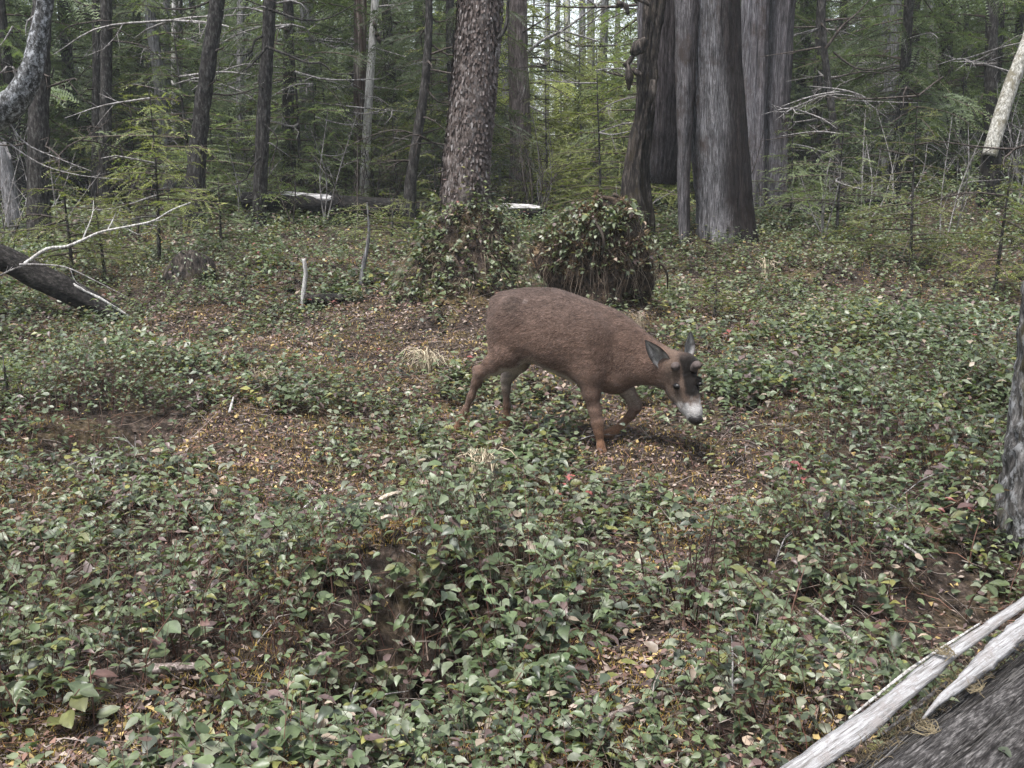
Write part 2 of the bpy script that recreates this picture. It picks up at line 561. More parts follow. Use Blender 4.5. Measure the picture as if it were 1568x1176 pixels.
LEAF_V = np.array([[0, 0, 0], [0, .36, -.05], [0, .72, -.05], [0, 1.05, -.20], [-.30, .30, .05], [-.20, .68, .03], [.30, .30, .05], [.20, .68, .03], [-.17, .08, .01], [.17, .08, .01]])
LEAF_Q = np.array([[1, 2, 5, 4], [7, 2, 1, 6], [0, 1, 4, 8], [9, 6, 1, 0]])
LEAF_T = np.array([[2, 3, 5], [2, 7, 3]])
LOW_V = np.array([[0, 0, 0], [-.3, .42, .06], [0, 1, -.12], [.3, .42, .06], [0, .5, -.03]])
LOW_T = np.array([[0, 4, 1], [4, 2, 1], [4, 3, 2], [0, 3, 4]])

def place_leaves(g, pos, az, pitch, roll, L, Wd, col, low=False, curl=None):
    """leaves at pos: az = heading of the midrib, pitch = rise of the tip, roll = tilt about the midrib"""
    T = LOW_V if low else LEAF_V
    n = len(pos)
    d = np.stack([np.cos(az) * np.cos(pitch), np.sin(az) * np.cos(pitch), np.sin(pitch)], 1)
    up = np.array([0, 0, 1.])
    s = norm(np.cross(d, up))
    u = np.cross(s, d)
    s2 = s * np.cos(roll)[:, None] + u * np.sin(roll)[:, None]
    u2 = -s * np.sin(roll)[:, None] + u * np.cos(roll)[:, None]
    cz = np.ones(n) if curl is None else curl
    V = pos[:, None] + L[:, None, None] * (s2[:, None] * (T[None, :, 0:1] * Wd[:, None, None]) + d[:, None] * T[None, :, 1:2] + u2[:, None] * (T[None, :, 2:3] * cz[:, None, None]))
    base = (np.arange(n) * len(T))[:, None, None]
    fs = [(base + t[None]).reshape(-1, t.shape[1]) for t in ([LOW_T] if low else [LEAF_Q, LEAF_T])]
    g.add(V.reshape(-1, 3), fs, np.repeat(col, len(T), 0))

PAL = np.array([[.062, .088, .040], [.090, .120, .058], [.13, .155, .095], [.17, .185, .135], [.13, .135, .042], [.18, .175, .055], [.11, .075, .072], [.25, .20, .16], [.22, .07, .065], [.045, .058, .038]])
PW = np.array([.21, .27, .20, .075, .055, .014, .075, .028, .003, .13])
def leaf_cols(n, rng, x, y):
    i = rng.choice(len(PAL), n, p=PW / PW.sum())
    c = PAL[i] * rng.uniform(.75, 1.3, (n, 1))
    k = (.5 + .5 * fbm(x * .5, y * .5, 0, 61))[:, None]
    return c * (np.array([1.08, .97, .9]) * k + np.array([.93, 1.02, 1.02]) * (1 - k))

def sprigs(gl, gs, n, y0, y1, rng, power, low, k, lmin, lmax, half=.62):
    x, y = scatter(n, y0, y1, rng, power, half)
    ok = rng.random(n) < cover(x, y)
    x, y = x[ok], y[ok]
    n = len(x)
    z = ground_z(x, y)
    lu = lush(x, y)
    h = (.06 + .14 * rng.random(n) + .36 * lu * rng.random(n)) * (1 + .3 * (y > 10))
    az = rng.random(n) * 2 * math.pi
    lean = rng.uniform(.2, .9, n)
    b = np.stack([x, y, z - .01], 1)
    dirh = np.stack([np.cos(az), np.sin(az), 0 * az], 1)
    big = (.5 + .5 * vnoise(x * 1.3, y * 1.3, 0, 71))
    sp_col = leaf_cols(n, rng, x, y)
    for j in range(k):
        keep = rng.random(n) < (.92 if j < k - 2 else .6)
        t = (.3 + .7 * (j + rng.random(n) * .6) / k)
        p = b + np.array([0, 0, 1.]) * (h * t)[:, None] + dirh * (h * lean * t * t)[:, None] + rng.normal(size=(n, 3)) * .012
        a2 = az + (1 if j % 2 else -1) * rng.uniform(.5, 1.5, n) * (1 - .5 * (j == k - 1)) + rng.normal(size=n) * .3
        L = rng.uniform(lmin, lmax, n) * (.62 + .6 * big) * (1 if j < k - 1 else .75)
        wd = rng.uniform(.85, 1.25, n)
        pi_ = rng.normal(-.02, .27, n)
        ro = rng.normal(0, .30, n)
        own = leaf_cols(n, rng, x, y)
        mixk = (rng.random(n) < .80)[:, None]
        col = np.where(mixk, sp_col * rng.uniform(.85, 1.15, (n, 1)), own)
        place_leaves(gl, p[keep], a2[keep], pi_[keep], ro[keep], L[keep], wd[keep], col[keep], low, rng.uniform(.3, 2., n)[keep])
    if gs is not None:
        # stems: thin three-sided stalks
        r = .0014 + .0006 * rng.random(n)
        m1 = b + np.array([0, 0, 1.]) * (h * .5)[:, None] + dirh * (h * lean * .25)[:, None]
        e = b + np.array([0, 0, 1.]) * h[:, None] + dirh * (h * lean)[:, None]
        strands(gs, [b, m1, e], r, rng.uniform(.7, 1.3, (n, 1)) * np.where((rng.random(n) < .4)[:, None], np.array([[.11, .05, .04]]), np.array([[.09, .065, .05]])))
    return n

def strands(g, pts, r, col):
    """many three-sided strands at once through lists of points (each n x 3)"""
    n = len(pts[0])
    ring = []
    m = len(pts)
    for i, p in enumerate(pts):
        t = norm(pts[min(i + 1, m - 1)] - pts[max(i - 1, 0)])
        ref = np.where(np.abs(t[:, 2:3]) > .8, np.array([[1., 0, 0]]), np.array([[0, 0, 1.]]))
        u = norm(np.cross(t, ref))
        w = np.cross(t, u)
        rr = (np.asarray(r) * (1 - .6 * i / (m - 1)) * np.ones(n))[:, None]
        for a in (0, 2.094, 4.189):
            ring.append(p + (u * math.cos(a) + w * math.sin(a)) * rr)
    V = np.stack(ring, 1)
    base = (np.arange(n) * 3 * m)[:, None, None]
    q = []
    for i in range(m - 1):
        for a in range(3):
            q.append([3 * i + a, 3 * i + (a + 1) % 3, 3 * i + 3 + (a + 1) % 3, 3 * i + 3 + a])
    g.add(V.reshape(-1, 3), [(base + np.array(q)[None]).reshape(-1, 4)], np.repeat(np.broadcast_to(col, (n, 3)), 3 * m, 0))

gl, gs = Geo(), Geo()
rg = np.random.default_rng(101)
n1 = sprigs(gl, gs, 11600, 1.9, 6.5, rg, 0.45, False, 6, .028, .058)
n2 = sprigs(gl, None, 26000, 6.0, 13.5, rg, 0.3, True, 6, .036, .066, .56)
n3 = sprigs(gl, None, 12000, 12.5, 27, rg, 0.9, True, 5, .055, .10, .56)
leaves = gl.build('ground_cover_leaves', MAT['leaf'])
tag(leaves, 'low evergreen leaves, grey green to purple, covering the whole forest floor', 'ground cover', kind='stuff')
st = gs.build('ground_cover_stems', MAT['stem'], leaves)
st['kind'] = 'stuff'

# litter: dead leaves, needles, short twigs
gt = Geo()
def dead_leaves(n, y0, y1, power, s0, s1):
    x, y = scatter(n, y0, y1, rg, power)
    ok = rg.random(n) < (1.1 - .9 * cover(x, y)) * (1 - .7 * pit(x, y))
    x, y = x[ok], y[ok]
    n = len(x)
    z = ground_z(x, y)
    c = np.array([[.16, .115, .095], [.25, .195, .165], [.30, .245, .21], [.13, .085, .075], [.20, .12, .095], [.34, .25, .11], [.12, .085, .085]])[rg.integers(0, 7, n)] * rg.uniform(.6, 1.25, (n, 1))
    place_leaves(gt, np.stack([x, y, z + rg.uniform(.002, .03, n)], 1), rg.random(n) * 6.28, rg.normal(0, .3, n), rg.normal(0, .4, n), rg.uniform(s0, s1, n), rg.uniform(.6, 1.3, n), c, True, rg.uniform(-2, 3, n))
dead_leaves(95000, 1.9, 9, .45, .008, .034)
dead_leaves(40000, 8, 22, .6, .02, .05)
n = 17000
x, y = scatter(n, 1.9, 11, rg, .6)
z = ground_z(x, y)
a, l = rg.random(n) * 6.28, rg.uniform(.03, .22, n)
p0 = np.stack([x, y, z + rg.uniform(0, .02, n)], 1)
dz = rg.normal(.02, .25, n) * l
p2 = p0 + np.stack([np.cos(a) * l, np.sin(a) * l, dz], 1)
p2[:, 2] = np.maximum(p2[:, 2], ground_z(p2[:, 0], p2[:, 1]) + .004)
p1 = (p0 + p2) / 2 + rg.normal(size=(n, 3)) * l[:, None] * .08
p1[:, 2] = np.maximum(p1[:, 2], ground_z(p1[:, 0], p1[:, 1]) + .004)
strands(gt, [p0, p1, p2], rg.uniform(.0008, .003, n), np.array([[.16, .12, .10], [.27, .23, .21], [.08, .05, .04], [.20, .11, .08]])[rg.integers(0, 4, n)] * rg.uniform(.6, 1.3, (n, 1)))
litter = gt.build('leaf_litter', MAT['litter'])
tag(litter, 'fallen brown leaves and fine dead twigs lying among the green leaves', 'litter', kind='stuff')

# moss: short upright ochre shoots in the open patches
gm = Geo()
n = 360000
x, y = scatter(n, 1.9, 14, rg, .9)
mo = fbm(x * 1.3, y * 1.3, 0, 81) + .35 * vnoise(x * 5, y * 5, 0, 83) + .75 * (1 - cover(x, y))
ok = (mo > .03) & (pit(x, y) < .4)
x, y = x[ok], y[ok]
n = len(x)
z = ground_z(x, y)
h = rg.uniform(.008, .024, n)
a = rg.random(n) * 6.28
b = np.stack([x, y, z - .004], 1)
tip = b + np.stack([np.cos(a) * h * .8, np.sin(a) * h * .8, h], 1)
sd = np.stack([-np.sin(a), np.cos(a), 0 * a], 1) * (h * .13)[:, None]
V = np.stack([b - sd, b + sd, tip], 1).reshape(-1, 3)
c = np.array([[.27, .18, .045], [.36, .25, .07], [.20, .145, .045], [.30, .17, .06], [.20, .17, .05]])[rg.integers(0, 5, n)] * rg.uniform(.6, 1.25, (n, 1))
gm.add(V, [np.arange(3 * n).reshape(-1, 3)], np.repeat(c, 3, 0))
moss = gm.build('moss', MAT['litter'])
tag(moss, 'short ochre and olive moss in the open patches of the floor', 'moss', kind='stuff')

# ------------------------------------------------------------------ conifer foliage
def spray(g, gw, base, az, L, rise, droop, rng, col, pitchw=.0, sp=.02, nl=.026, nw=.011, dens=1., sag=.45, roll=.5):
    """one flat hemlock branch: a stem, side twigs and short needles on both sides of each"""
    d = np.array([math.cos(az), math.sin(az), 0.])
    s = np.array([-math.sin(az), math.cos(az), 0.])
    up = np.array([0, 0, 1.])
    f = lambda t: base + d * L * t + up * L * (rise * t - droop * t * t)
    ts = np.linspace(0, 1, 6)
    if gw is not None:
        P = [np.array([f(t)]) for t in ts]
        strands(gw, P, .004 + .007 * L, np.array([[.06, .045, .038]]) * rng.uniform(.7, 1.6))
    nt_ = max(6, int(L * 26 * dens))
    t = .12 + .88 * (np.arange(nt_) + rng.random(nt_) * .7) / nt_
    side = np.where(np.arange(nt_) % 2, 1., -1.)
    ls = (L * .46 * (1.02 - t) ** .75 * rng.uniform(.5, 1.15, nt_) + .04) * (.35 + .65 * np.minimum(1, t * 2.2))
    a = np.radians(rng.uniform(34, 68, nt_))
    ro = rng.normal(0, roll)                       # the whole spray is rolled about its stem
    s2, u2 = s * math.cos(ro) + up * math.sin(ro), up * math.cos(ro) - s * math.sin(ro)
    td = norm(d[None] * np.cos(a)[:, None] + s2[None] * (side * np.sin(a))[:, None] + u2[None] * rng.normal(0, .22, (nt_, 1)))
    o = base[None] + d[None] * (L * t)[:, None] + up[None] * (L * (rise * t - droop * t * t))[:, None]
    nd = norm(np.cross(td, u2[None] + .45 * rng.normal(size=(nt_, 3))))
    c0 = col[None] * rng.uniform(.7, 1.3, (nt_, 1))
    tp = (np.clip((t - .6) * 1.4, 0, 1) * .5)[:, None]
    cc = c0 * (1 - tp) + c0 * np.array([[1.5, 1.35, .9]]) * tp
    nn = np.maximum(2, (ls / sp).astype(int))
    ix = np.repeat(np.arange(nt_), nn)
    q = (np.arange(len(ix)) - np.repeat(np.cumsum(nn) - nn, nn) + .5) / nn[ix]
    m = len(ix)
    pts = o[ix] + td[ix] * (ls[ix] * q)[:, None] - up[None] * (sag * ls[ix] * q * q)[:, None]
    ln = nl * rng.uniform(.7, 1.25, m) * (1 - .35 * q)
    for sg in (1, -1):
        hw = td[ix] * (nw * .5)
        tip = pts + (nd[ix] * sg * .86 + td[ix] * .5) * ln[:, None] + up[None] * rng.normal(0, nl * .25, (m, 1))
        V = np.stack([pts - hw, pts + hw, tip], 1).reshape(-1, 3)
        g.add(V, [np.arange(3 * m).reshape(-1, 3)], np.repeat(cc[ix], 3, 0))

def conifer(name, label, cat, H, z0, Lmax, nb, seed, col, r0, group, bark, dead=10, lean=(0, 0), sp=.026, nl=.042, nw=.020, topk=.4, droop=.32, sparse_low=True, roll=.55, sag=.6):
    rng = np.random.default_rng(seed)
    t = thing(name, label, cat, group=group)
    path = [np.array([lean[0] * z + .05 * math.sin(z * 1.1 + seed), lean[1] * z + .04 * math.cos(z * .9 + seed), z - .25]) for z in np.linspace(0, H + .25, 7)]
    rad = [r0 * (1 - .9 * k / 6) * (1.15 if k == 0 else 1) for k in range(7)]
    v, f, _ = tube(path, rad, 10, .12, bark=r0 * .06, bf=4 / r0, bl=9, seed=seed)
    trk = mesh('trunk', v, f, bark, t, smooth=True)
    g, gw = Geo(), Geo()
    pp, rr, q = resample(path, rad, .05)
    for k in range(nb):
        u = (k + rng.random()) / nb
        z = z0 + (H - z0) * u ** 1.35 * .97
        i = np.argmin(np.abs(pp[:, 2] - z))
        L = Lmax * (1 - .82 * (z / H)) * rng.uniform(.55, 1.15)
        if sparse_low: L *= min(1, .45 + z / (.35 * H))
        az = k * 2.399 + rng.normal() * .35
        spray(g, gw, pp[i], az, L, rng.uniform(-.05, .22), droop * rng.uniform(.6, 1.6), rng, col * rng.uniform(.75, 1.25), sp=sp, nl=nl, nw=nw, roll=roll, sag=sag)
    o = g.build('crown', MAT['needle'], t, world=False)
    ob = gw.build('live_branches', MAT['stem'], o, world=False)
    ob['kind'] = 'stuff'
    if dead:
        gd = Geo()
        for k in range(dead):
            z = rng.uniform(.4, max(z0 * 1.6, 2.6))
            i = np.argmin(np.abs(pp[:, 2] - z))
            az = rng.random() * 6.28
            L = rng.uniform(.3, 1.0)
            dd = np.array([math.cos(az), math.sin(az), rng.uniform(-.25, .25)])
            twigs(gd, [pp[i], pp[i] + dd * L * .5 + rng.normal(size=3) * .05, pp[i] + dd * L + rng.normal(size=3) * .1 - np.array([0, 0, .1])], [.011, .008, .003], 2, rng, 5, .7, .5)
        ob = gd.build('dead_branches', MAT['twig_grey' if seed % 2 else 'twig_dark'], trk, world=False)
        ob['kind'] = 'stuff'
    return t

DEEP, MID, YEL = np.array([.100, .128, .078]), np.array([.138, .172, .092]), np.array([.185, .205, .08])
G_BACK = 'conifers filling the woods behind the clearing'
L_DARK = 'dark green young conifer, its drooping branches filling the woods at the back'
L_MID = 'mid green slender conifer with sparse low branches in the woods at the back'
L_PALE = 'feathery conifer in the bright gap of the woods, its green lightened for the light there'
protos = [
    conifer('conifer_tree', L_DARK, 'tree', 9.0, .9, 1.9, 120, 1, DEEP, .10, G_BACK, MAT['dark_bark'], 12),
    conifer('conifer_tree', L_DARK, 'tree', 7.5, .5, 1.7, 120, 2, DEEP * 1.1, .08, G_BACK, MAT['dark_bark'], 10, (.02, .0)),
    conifer('conifer_tree', L_MID, 'tree', 10.5, 1.6, 1.7, 100, 3, MID, .12, 'slender conifers in the woods behind', MAT['grey_bark'], 18, (-.01, .02)),
    conifer('conifer_tree', L_MID, 'tree', 6.0, .3, 1.5, 110, 4, MID * .9, .06, 'slender conifers in the woods behind', MAT['dark_bark'], 8, (.03, .02)),
    conifer('conifer_tree', L_PALE, 'tree', 6.5, .3, 1.5, 130, 5, MID * np.array([1.95, 1.7, 1.3]), .07, 'conifers tinted pale for the light of the gap', MAT['grey_bark'], 10, (.0, .02), droop=.35),  # needle colour raised to imitate the brighter light in the gap
]
MARKS = ((20, 'the crooked lichen spotted trunk'), (155, 'the pair of close dark trunks'), (310, 'the leaning dark trunk'), (405, 'the slim dark trunk with crooked branches'), (553, 'the brown stripped trunk'), (640, 'the thin crooked dark trunk'),
         (720, 'the stout hemlock'), (797, 'the straight brown trunk'), (900, 'the bare bushes of the bright gap'), (1040, 'the hollow cedar snag'), (1170, 'the grey double snag'), (1255, 'the thin dark trunks'), (1365, 'the slim ash grey trunk'), (1450, 'the dark mossy trunk'), (1560, 'the bleached leaning log'))
def mark(px): return min(MARKS, key=lambda m: abs(m[0] - px))[1]
KEEP_OUT = []    # x, y, r of trunks built one by one, filled below

# ------------------------------------------------------------------ the trunks one can tell apart
def trunk_tree(name, label, d, pts, mat, seed, nseg=20, bark=.01, flute=.08, dead=8, dead_mat='twig_grey', crown=True, top=8.5, flare=1.25, step=.05, cat='tree', colf=None, bf=30, bl=6, dl=(.3, 1.1), zr=(.5, 3.5), group=None, crown_z=5.2):
    """pts: (px, py, half width px) from the bottom up, all at distance d"""
    rng = np.random.default_rng(seed)
    P = [at(a, b, d) for a, b, _ in pts]
    R = [w * d / F for _, _, w in pts]
    gz = float(ground_z(P[0][0], P[0][1]))
    if P[0][2] > gz - .05:
        dn = (P[0] - P[1]) / max(1e-6, abs(P[0][2] - P[1][2]))
        b = P[0] + dn * (P[0][2] - gz + .12) * np.array([.5, 0, 1.])
        P = [b] + P
        R = [R[0] * flare] + R
    if top and P[-1][2] < top:
        dn = (P[-1] - P[-2]) / (P[-1][2] - P[-2][2])
        while P[-1][2] < top:
            P.append(P[-1] + dn * np.array([.6, .6, 1]) * 1.3)
            R.append(R[-1] * .86)
    KEEP_OUT.append((P[0][0], P[0][1], .5))
    t = thing(name, label, cat, (P[0][0], P[0][1], gz), group)
    v, f, c = tube(P, R, nseg, step, flute, bark, bf, bl, seed, colf=colf, ragged=.25 if not crown else 0)
    trk = part('trunk', v, f, mat, t, cols=c, smooth=True)
    pp, rr, q = resample(P, R, .05)
    if dead:
        gd = Geo()
        for k in range(dead):
            z = gz + rng.uniform(*zr)
            i = int(np.argmin(np.abs(pp[:, 2] - z)))
            az = rng.random() * 6.28
            L = rng.uniform(*dl)
            dd = np.array([math.cos(az), .6 * math.sin(az), rng.uniform(-.3, .2)])
            twigs(gd, [pp[i], pp[i] + dd * L * .5 + rng.normal(size=3) * .06, pp[i] + dd * L + rng.normal(size=3) * .12 - np.array([0, 0, .05])], [.014, .009, .003], 2, rng, 4, .7, .5)
        ob = gd.build('dead_branches', MAT[dead_mat], trk)
        ob['kind'] = 'stuff'
    if crown:
        g, gw = Geo(), Geo()
        for k in range(16):
            z = gz + crown_z + (top - crown_z) * k / 16
            i = int(np.argmin(np.abs(pp[:, 2] - z)))
            spray(g, gw, pp[i], k * 2.4, rng.uniform(.9, 1.5) * (1.2 - k / 20), .1, .25, rng, DEEP * rng.uniform(.8, 1.3), sp=.05, nl=.06, nw=.03, dens=.6)
        cr = g.build('crown', MAT['needle'], t)
        gw.build('live_branches', MAT['stem'], cr)['kind'] = 'stuff'
    return t, pp

def pbranch(t, name, d, pts, r0, mat, rng, depth=2, n=5, dd=0., spread=.6):
    """a branch traced over (px, py) points at distance d, receding by dd along it"""
    P = [at(a, b, d + dd * i / (len(pts) - 1)) for i, (a, b) in enumerate(pts)]
    R = list(np.linspace(r0, r0 * .3, len(P)))
    g = Geo()
    twigs(g, P, R, depth, rng, n, spread, .32, .1, 6, .05)
    if t is None:
        v, f, c = g.out()
        return mesh(name, v, f, MAT[mat], loc=P[0], smooth=True)
    return g.build(name, MAT[mat], t, smooth=True)
rb = np.random.default_rng(5)

# the big hemlock on its hummock, with loose bark scales
t_main, pp = trunk_tree('hemlock_tree', 'stout hemlock with scaly grey brown bark growing on a leafy hummock', 9.1,
    [(704, 352, 44), (710, 320, 36), (714, 250, 34), (724, 150, 32), (732, 50, 31), (737, -30, 31)], MAT['hemlock'], 21, 72, .014, .12, 0, crown=True, flare=1.5, step=.03, bf=22, bl=9, top=9, crown_z=6.)
g = Geo()
rs = np.random.default_rng(9)
pq, rq, _ = resample(pp, np.interp(np.arange(len(pp)), np.arange(len(pp)), np.linspace(.23, .1, len(pp))), .02)
for k in range(6000):
    z = rs.uniform(.75, 3.3)
    i = int(np.argmin(np.abs(pp[:, 2] - z)))
    a = rs.uniform(math.pi, 2 * math.pi) if rs.random() < .8 else rs.uniform(0, 2 * math.pi)
    R = .185 + .06 * math.exp(-(z - .9) * 2.2)
    o = np.array([math.cos(a), math.sin(a), 0])
    s = np.array([-math.sin(a), math.cos(a), 0])
    c = pp[i] + o * (R + rs.uniform(-.006, .010)) + [0, 0, z - pp[i][2]]
    w, h = rs.uniform(.005, .013), rs.uniform(.010, .030)
    tl = o * rs.uniform(-.002, .012)
    V = [c - s * w * .6 - [0, 0, h], c + s * w * .7 - [0, 0, h * .8] + tl, c + s * w + tl * .4 + [0, 0, h * .3], c + s * w * .3 + [0, 0, h] - o * .006, c - s * w + [0, 0, h * .5] - tl * .3]
    q = rs.choice(4, p=[.42, .25, .27, .06])
    col = np.array([[.085, .066, .06], [.15, .128, .122], [.045, .034, .03], [.25, .23, .225]][q]) * rs.uniform(.8, 1.2)
    g.add(V, [[[0, 1, 2, 3, 4]]], col)
g.build('bark_scales', MAT['litter'], t_main.children[0])['kind'] = 'stuff'
pbranch(t_main, 'snag_branch', 9.0, [(762, 60), (775, 40), (778, 0), (783, -40)], .02, 'dark_bark', rb, 1, 2)

t, _ = trunk_tree('conifer_tree', 'straight brown conifer trunk standing just behind the stout hemlock', 15.5,
    [(798, 265, 17), (797, 200, 15), (794, 100, 14), (792, 0, 13.5)], bark_mat('brown_bark', (.05, .04, .037), (.12, .095, .09), (.22, .185, .18), 40, 5), 22, 28, .012, .06, 4, zr=(1.2, 4))
pbranch(t, 'branch', 15.2, [(808, 80), (830, 62), (862, 46), (895, 22), (930, -6)], .026, 'twig_grey', rb, 2, 5)
pbranch(t, 'branch', 15.2, [(800, 50), (835, 28), (850, 18), (862, -5)], .014, 'twig_dark', rb, 1, 3)

t, _ = trunk_tree('conifer_tree', 'slim dark trunk with long crooked bare branches beside the pale fallen log', 12.6,
    [(396, 345, 11), (398, 300, 10), (402, 200, 9.5), (408, 100, 9), (413, 0, 8.5)], MAT['dark_bark'], 23, 20, .008, .1, 9, zr=(.8, 3.2), crown_z=5)
for pts, r in (([(412, 14), (440, 24), (468, 31), (505, 27), (545, 5)], .018), ([(408, 72), (440, 84), (470, 96), (495, 98), (512, 112), (545, 113)], .020), ([(410, 70), (395, 88), (378, 105), (365, 112)], .018),
               ([(403, 55), (390, 62), (385, 78), (370, 85), (345, 82)], .016), ([(400, 240), (385, 255), (375, 275), (345, 287), (320, 292)], .012), ([(405, 190), (425, 215), (412, 262), (435, 270), (470, 262)], .01),
               ([(396, 300), (399, 250), (401, 215), (405, 195)], .008)):
    pbranch(t, 'branch', 12.4, pts, r, 'dark_bark', rb, 2, 5)

t, _ = trunk_tree('dead_tree', 'dead trunk stripped to dark brown heartwood, pale thin stem leaning on it', 15.5,
    [(551, 300, 11), (551, 240, 9.5), (551, 120, 9), (552, 0, 8.5)], bark_mat('stripped_trunk', (.045, .03, .025), (.10, .07, .06), (.30, .26, .23), 14, 1.6), 24, 20, .006, .15, 3, crown=False, top=6, cat='dead tree')
t, _ = trunk_tree('dead_tree', 'thin bleached pole trunk leaning beside the brown stripped trunk', 15.2,
    [(558, 300, 8), (562, 200, 6.5), (568, 100, 5.5), (576, -30, 5)], MAT['pale_wood'], 25, 14, .004, .1, 3, crown=False, top=5.5, cat='dead tree', dl=(.2, .6))
g = Geo()
for a in ((572, 30), (575, 45), (578, 52)):
    v, f, _ = tube([at(a[0], a[1], 15.2), at(a[0] + 2, a[1] + 8, 15.1), at(a[0] + 4, a[1] + 16, 15.15)], [.01, .035, .008], 6, .03, lump=.4)
    g.add(v, f)
g.build('bark_flap', MAT['rotten'], t)

t, _ = trunk_tree('conifer_tree', 'thin crooked dark trunk with fine bare side branches near the brown stripped trunk', 12.5,
    [(628, 305, 9), (630, 265, 8), (638, 215, 7.5), (648, 150, 6.5), (655, 80, 5.5), (657, 0, 5)], MAT['dark_bark'], 26, 14, .006, .1, 16, 'twig_dark', zr=(.6, 3.4), crown_z=4.4, top=7)
t, _ = trunk_tree('conifer_tree', 'dark trunk leaning over the flat young hemlock sprays', 12.5,
    [(300, 262, 13), (308, 180, 11.5), (320, 90, 11), (333, 0, 10)], MAT['dark_bark'], 27, 20, .01, .08, 14, 'twig_dark', zr=(.8, 4), crown_z=4.8)
for a, w, d, sd in ((162, 8, 14.5, 28), (149, 7, 14.9, 29)):
    trunk_tree('conifer_tree', 'one of two dark trunks standing close together beyond the young hemlocks', d, [(a - 1, 250, w * 1.1), (a, 150, w), (a + 1, 0, w)], MAT['dark_bark'], sd, 14, .008, .06, 8, 'twig_dark', group='pair of close dark trunks', zr=(1, 4))
trunk_tree('conifer_tree', 'dark trunk behind the crooked lichen spotted trunk', 11.5, [(58, 285, 15), (60, 160, 14), (62, 60, 14), (64, -20, 13)], MAT['dark_bark'], 30, 16, .01, .06, 8, 'twig_dark', zr=(1, 4))
for i, (a, b, w, d, m, lb) in enumerate(((1372, 1352, 9, 17, 'grey_bark', 'slim ash grey trunk rising behind flat young hemlock branches'), (1402, 1396, 7, 18, 'dark_bark', 'slim dark trunk next to the ash grey trunk'),
        (1450, 1445, 10, 17, 'dark_bark', 'dark mossy trunk between the ash grey trunk and the bleached leaning log'), (1520, 1512, 9, 15, 'dark_bark', 'dark trunk just behind the bleached leaning log'), (1258, 1246, 7, 16, 'dark_bark', 'thin dark trunk beside the grey double snag'))):
    trunk_tree('conifer_tree', lb, d, [(b, 300, w * 1.15), ((a + b) / 2, 150, w), (a, 0, w * .9)], MAT[m], 40 + i, 14, .008, .06, 14, 'twig_dark', zr=(1.0, 4.5))
tb, _ = trunk_tree('conifer_tree', 'thin dark trunk with a long branch slanting up to one side', 13.5, [(1290, 300, 6), (1262, 75, 5), (1258, -20, 5)], MAT['dark_bark'], 46, 10, .005, .05, 12, 'twig_dark')
pbranch(tb, 'branch', 13.4, [(1264, 75), (1290, 40), (1315, 18), (1335, -5)], .018, 'twig_dark', rb, 2, 4)
pbranch(tb, 'branch', 13.3, [(1276, 80), (1310, 104), (1345, 106), (1378, 98)], .014, 'twig_dark', rb, 2, 4)
# farther slim trunks, some bleached, in and beside the bright gap
for i, (a, w, d, m) in enumerate(((838, 4, 24, 'grey_bark'), (855, 3.5, 27, 'grey_bark'), (870, 4, 22, 'pale_wood'), (892, 5, 25, 'grey_bark'), (905, 6, 30, 'grey_bark'), (925, 3, 26, 'pale_wood'), (945, 4, 30, 'grey_bark'),
        (230, 6, 20, 'dark_bark'), (255, 5, 19, 'grey_bark'), (268, 4, 22, 'pale_wood'), (275, 5, 20, 'dark_bark'), (368, 6, 18, 'grey_bark'), (372, 4, 21, 'pale_wood'), (470, 6, 20, 'grey_bark'), (598, 4, 22, 'grey_bark'), (775, 6, 21, 'grey_bark'), (105, 6, 19, 'dark_bark'), (1425, 5, 23, 'grey_bark'), (1230, 5, 22, 'dark_bark'))):
    trunk_tree('dead_tree', {'grey_bark': 'distant slim grey trunk', 'pale_wood': 'distant thin bleached trunk', 'dark_bark': 'distant slim dark trunk'}[m] + ' standing behind ' + mark(a), d,
        [(a + rb.normal() * 2, 290, w * 1.1), (a + rb.normal(), 150, w), (a + rb.normal() * 2, 0, w * .9)], MAT[m], 60 + i, 9, .008, .06, 10, 'twig_grey', crown=False, top=8, step=.15, group='distant slim trunks, ' + m.replace('_', ' '), zr=(1, 5), cat='dead tree')

# the crooked lichen-spotted trunk that leans in over the fallen black log
P = [(-150, 330, 26), (-105, 255, 24), (-50, 200, 23), (0, 172, 21), (32, 140, 18), (50, 100, 14.5), (60, 50, 12), (70, 0, 10), (78, -60, 9)]
d = 7.6
pw = [at(a, b, d) for a, b, _ in P]
gz = float(ground_z(pw[0][0], pw[0][1]))
pw = [np.array([pw[0][0] - .05, pw[0][1], gz - .15])] + pw
rw = [.16] + [w * d / F for _, _, w in P]
for k in range(4):
    pw.append(pw[-1] + np.array([.06, .1, .7])); rw.append(rw[-1] * .85)
t = thing('crooked_tree', 'crooked trunk spotted with pale lichen, bending sharply upwards above the black fallen log', 'tree', (pw[0][0], pw[0][1], gz))
v, f, _ = tube(pw, rw, 30, .03, .1, .007, 30, 12, 50)
part('trunk', v, f, MAT['lichen_bark'], t, smooth=True)
for pts, r in (([(68, 5), (75, 25), (68, 38), (76, 48)], .006), ([(52, 25), (40, 35), (40, 55)], .008), ([(20, 40), (8, 60), (0, 70)], .008), ([(30, 150), (18, 100), (-5, 118)], .01), ([(8, 180), (40, 220), (95, 245), (140, 262)], .008), ([(0, 210), (60, 250), (120, 268), (190, 275)], .007)):
    pbranch(t, 'branch', d, pts, r, 'twig_grey', rb, 2, 4)
g, gw = Geo(), Geo()
for k in range(14):
    spray(g, gw, pw[-1 - k % 4], k * 2.4, rb.uniform(.6, 1.), .1, .2, rb, MID, sp=.04, nl=.05, nw=.025, dens=.6)
g.build('crown', MAT['needle'], t)
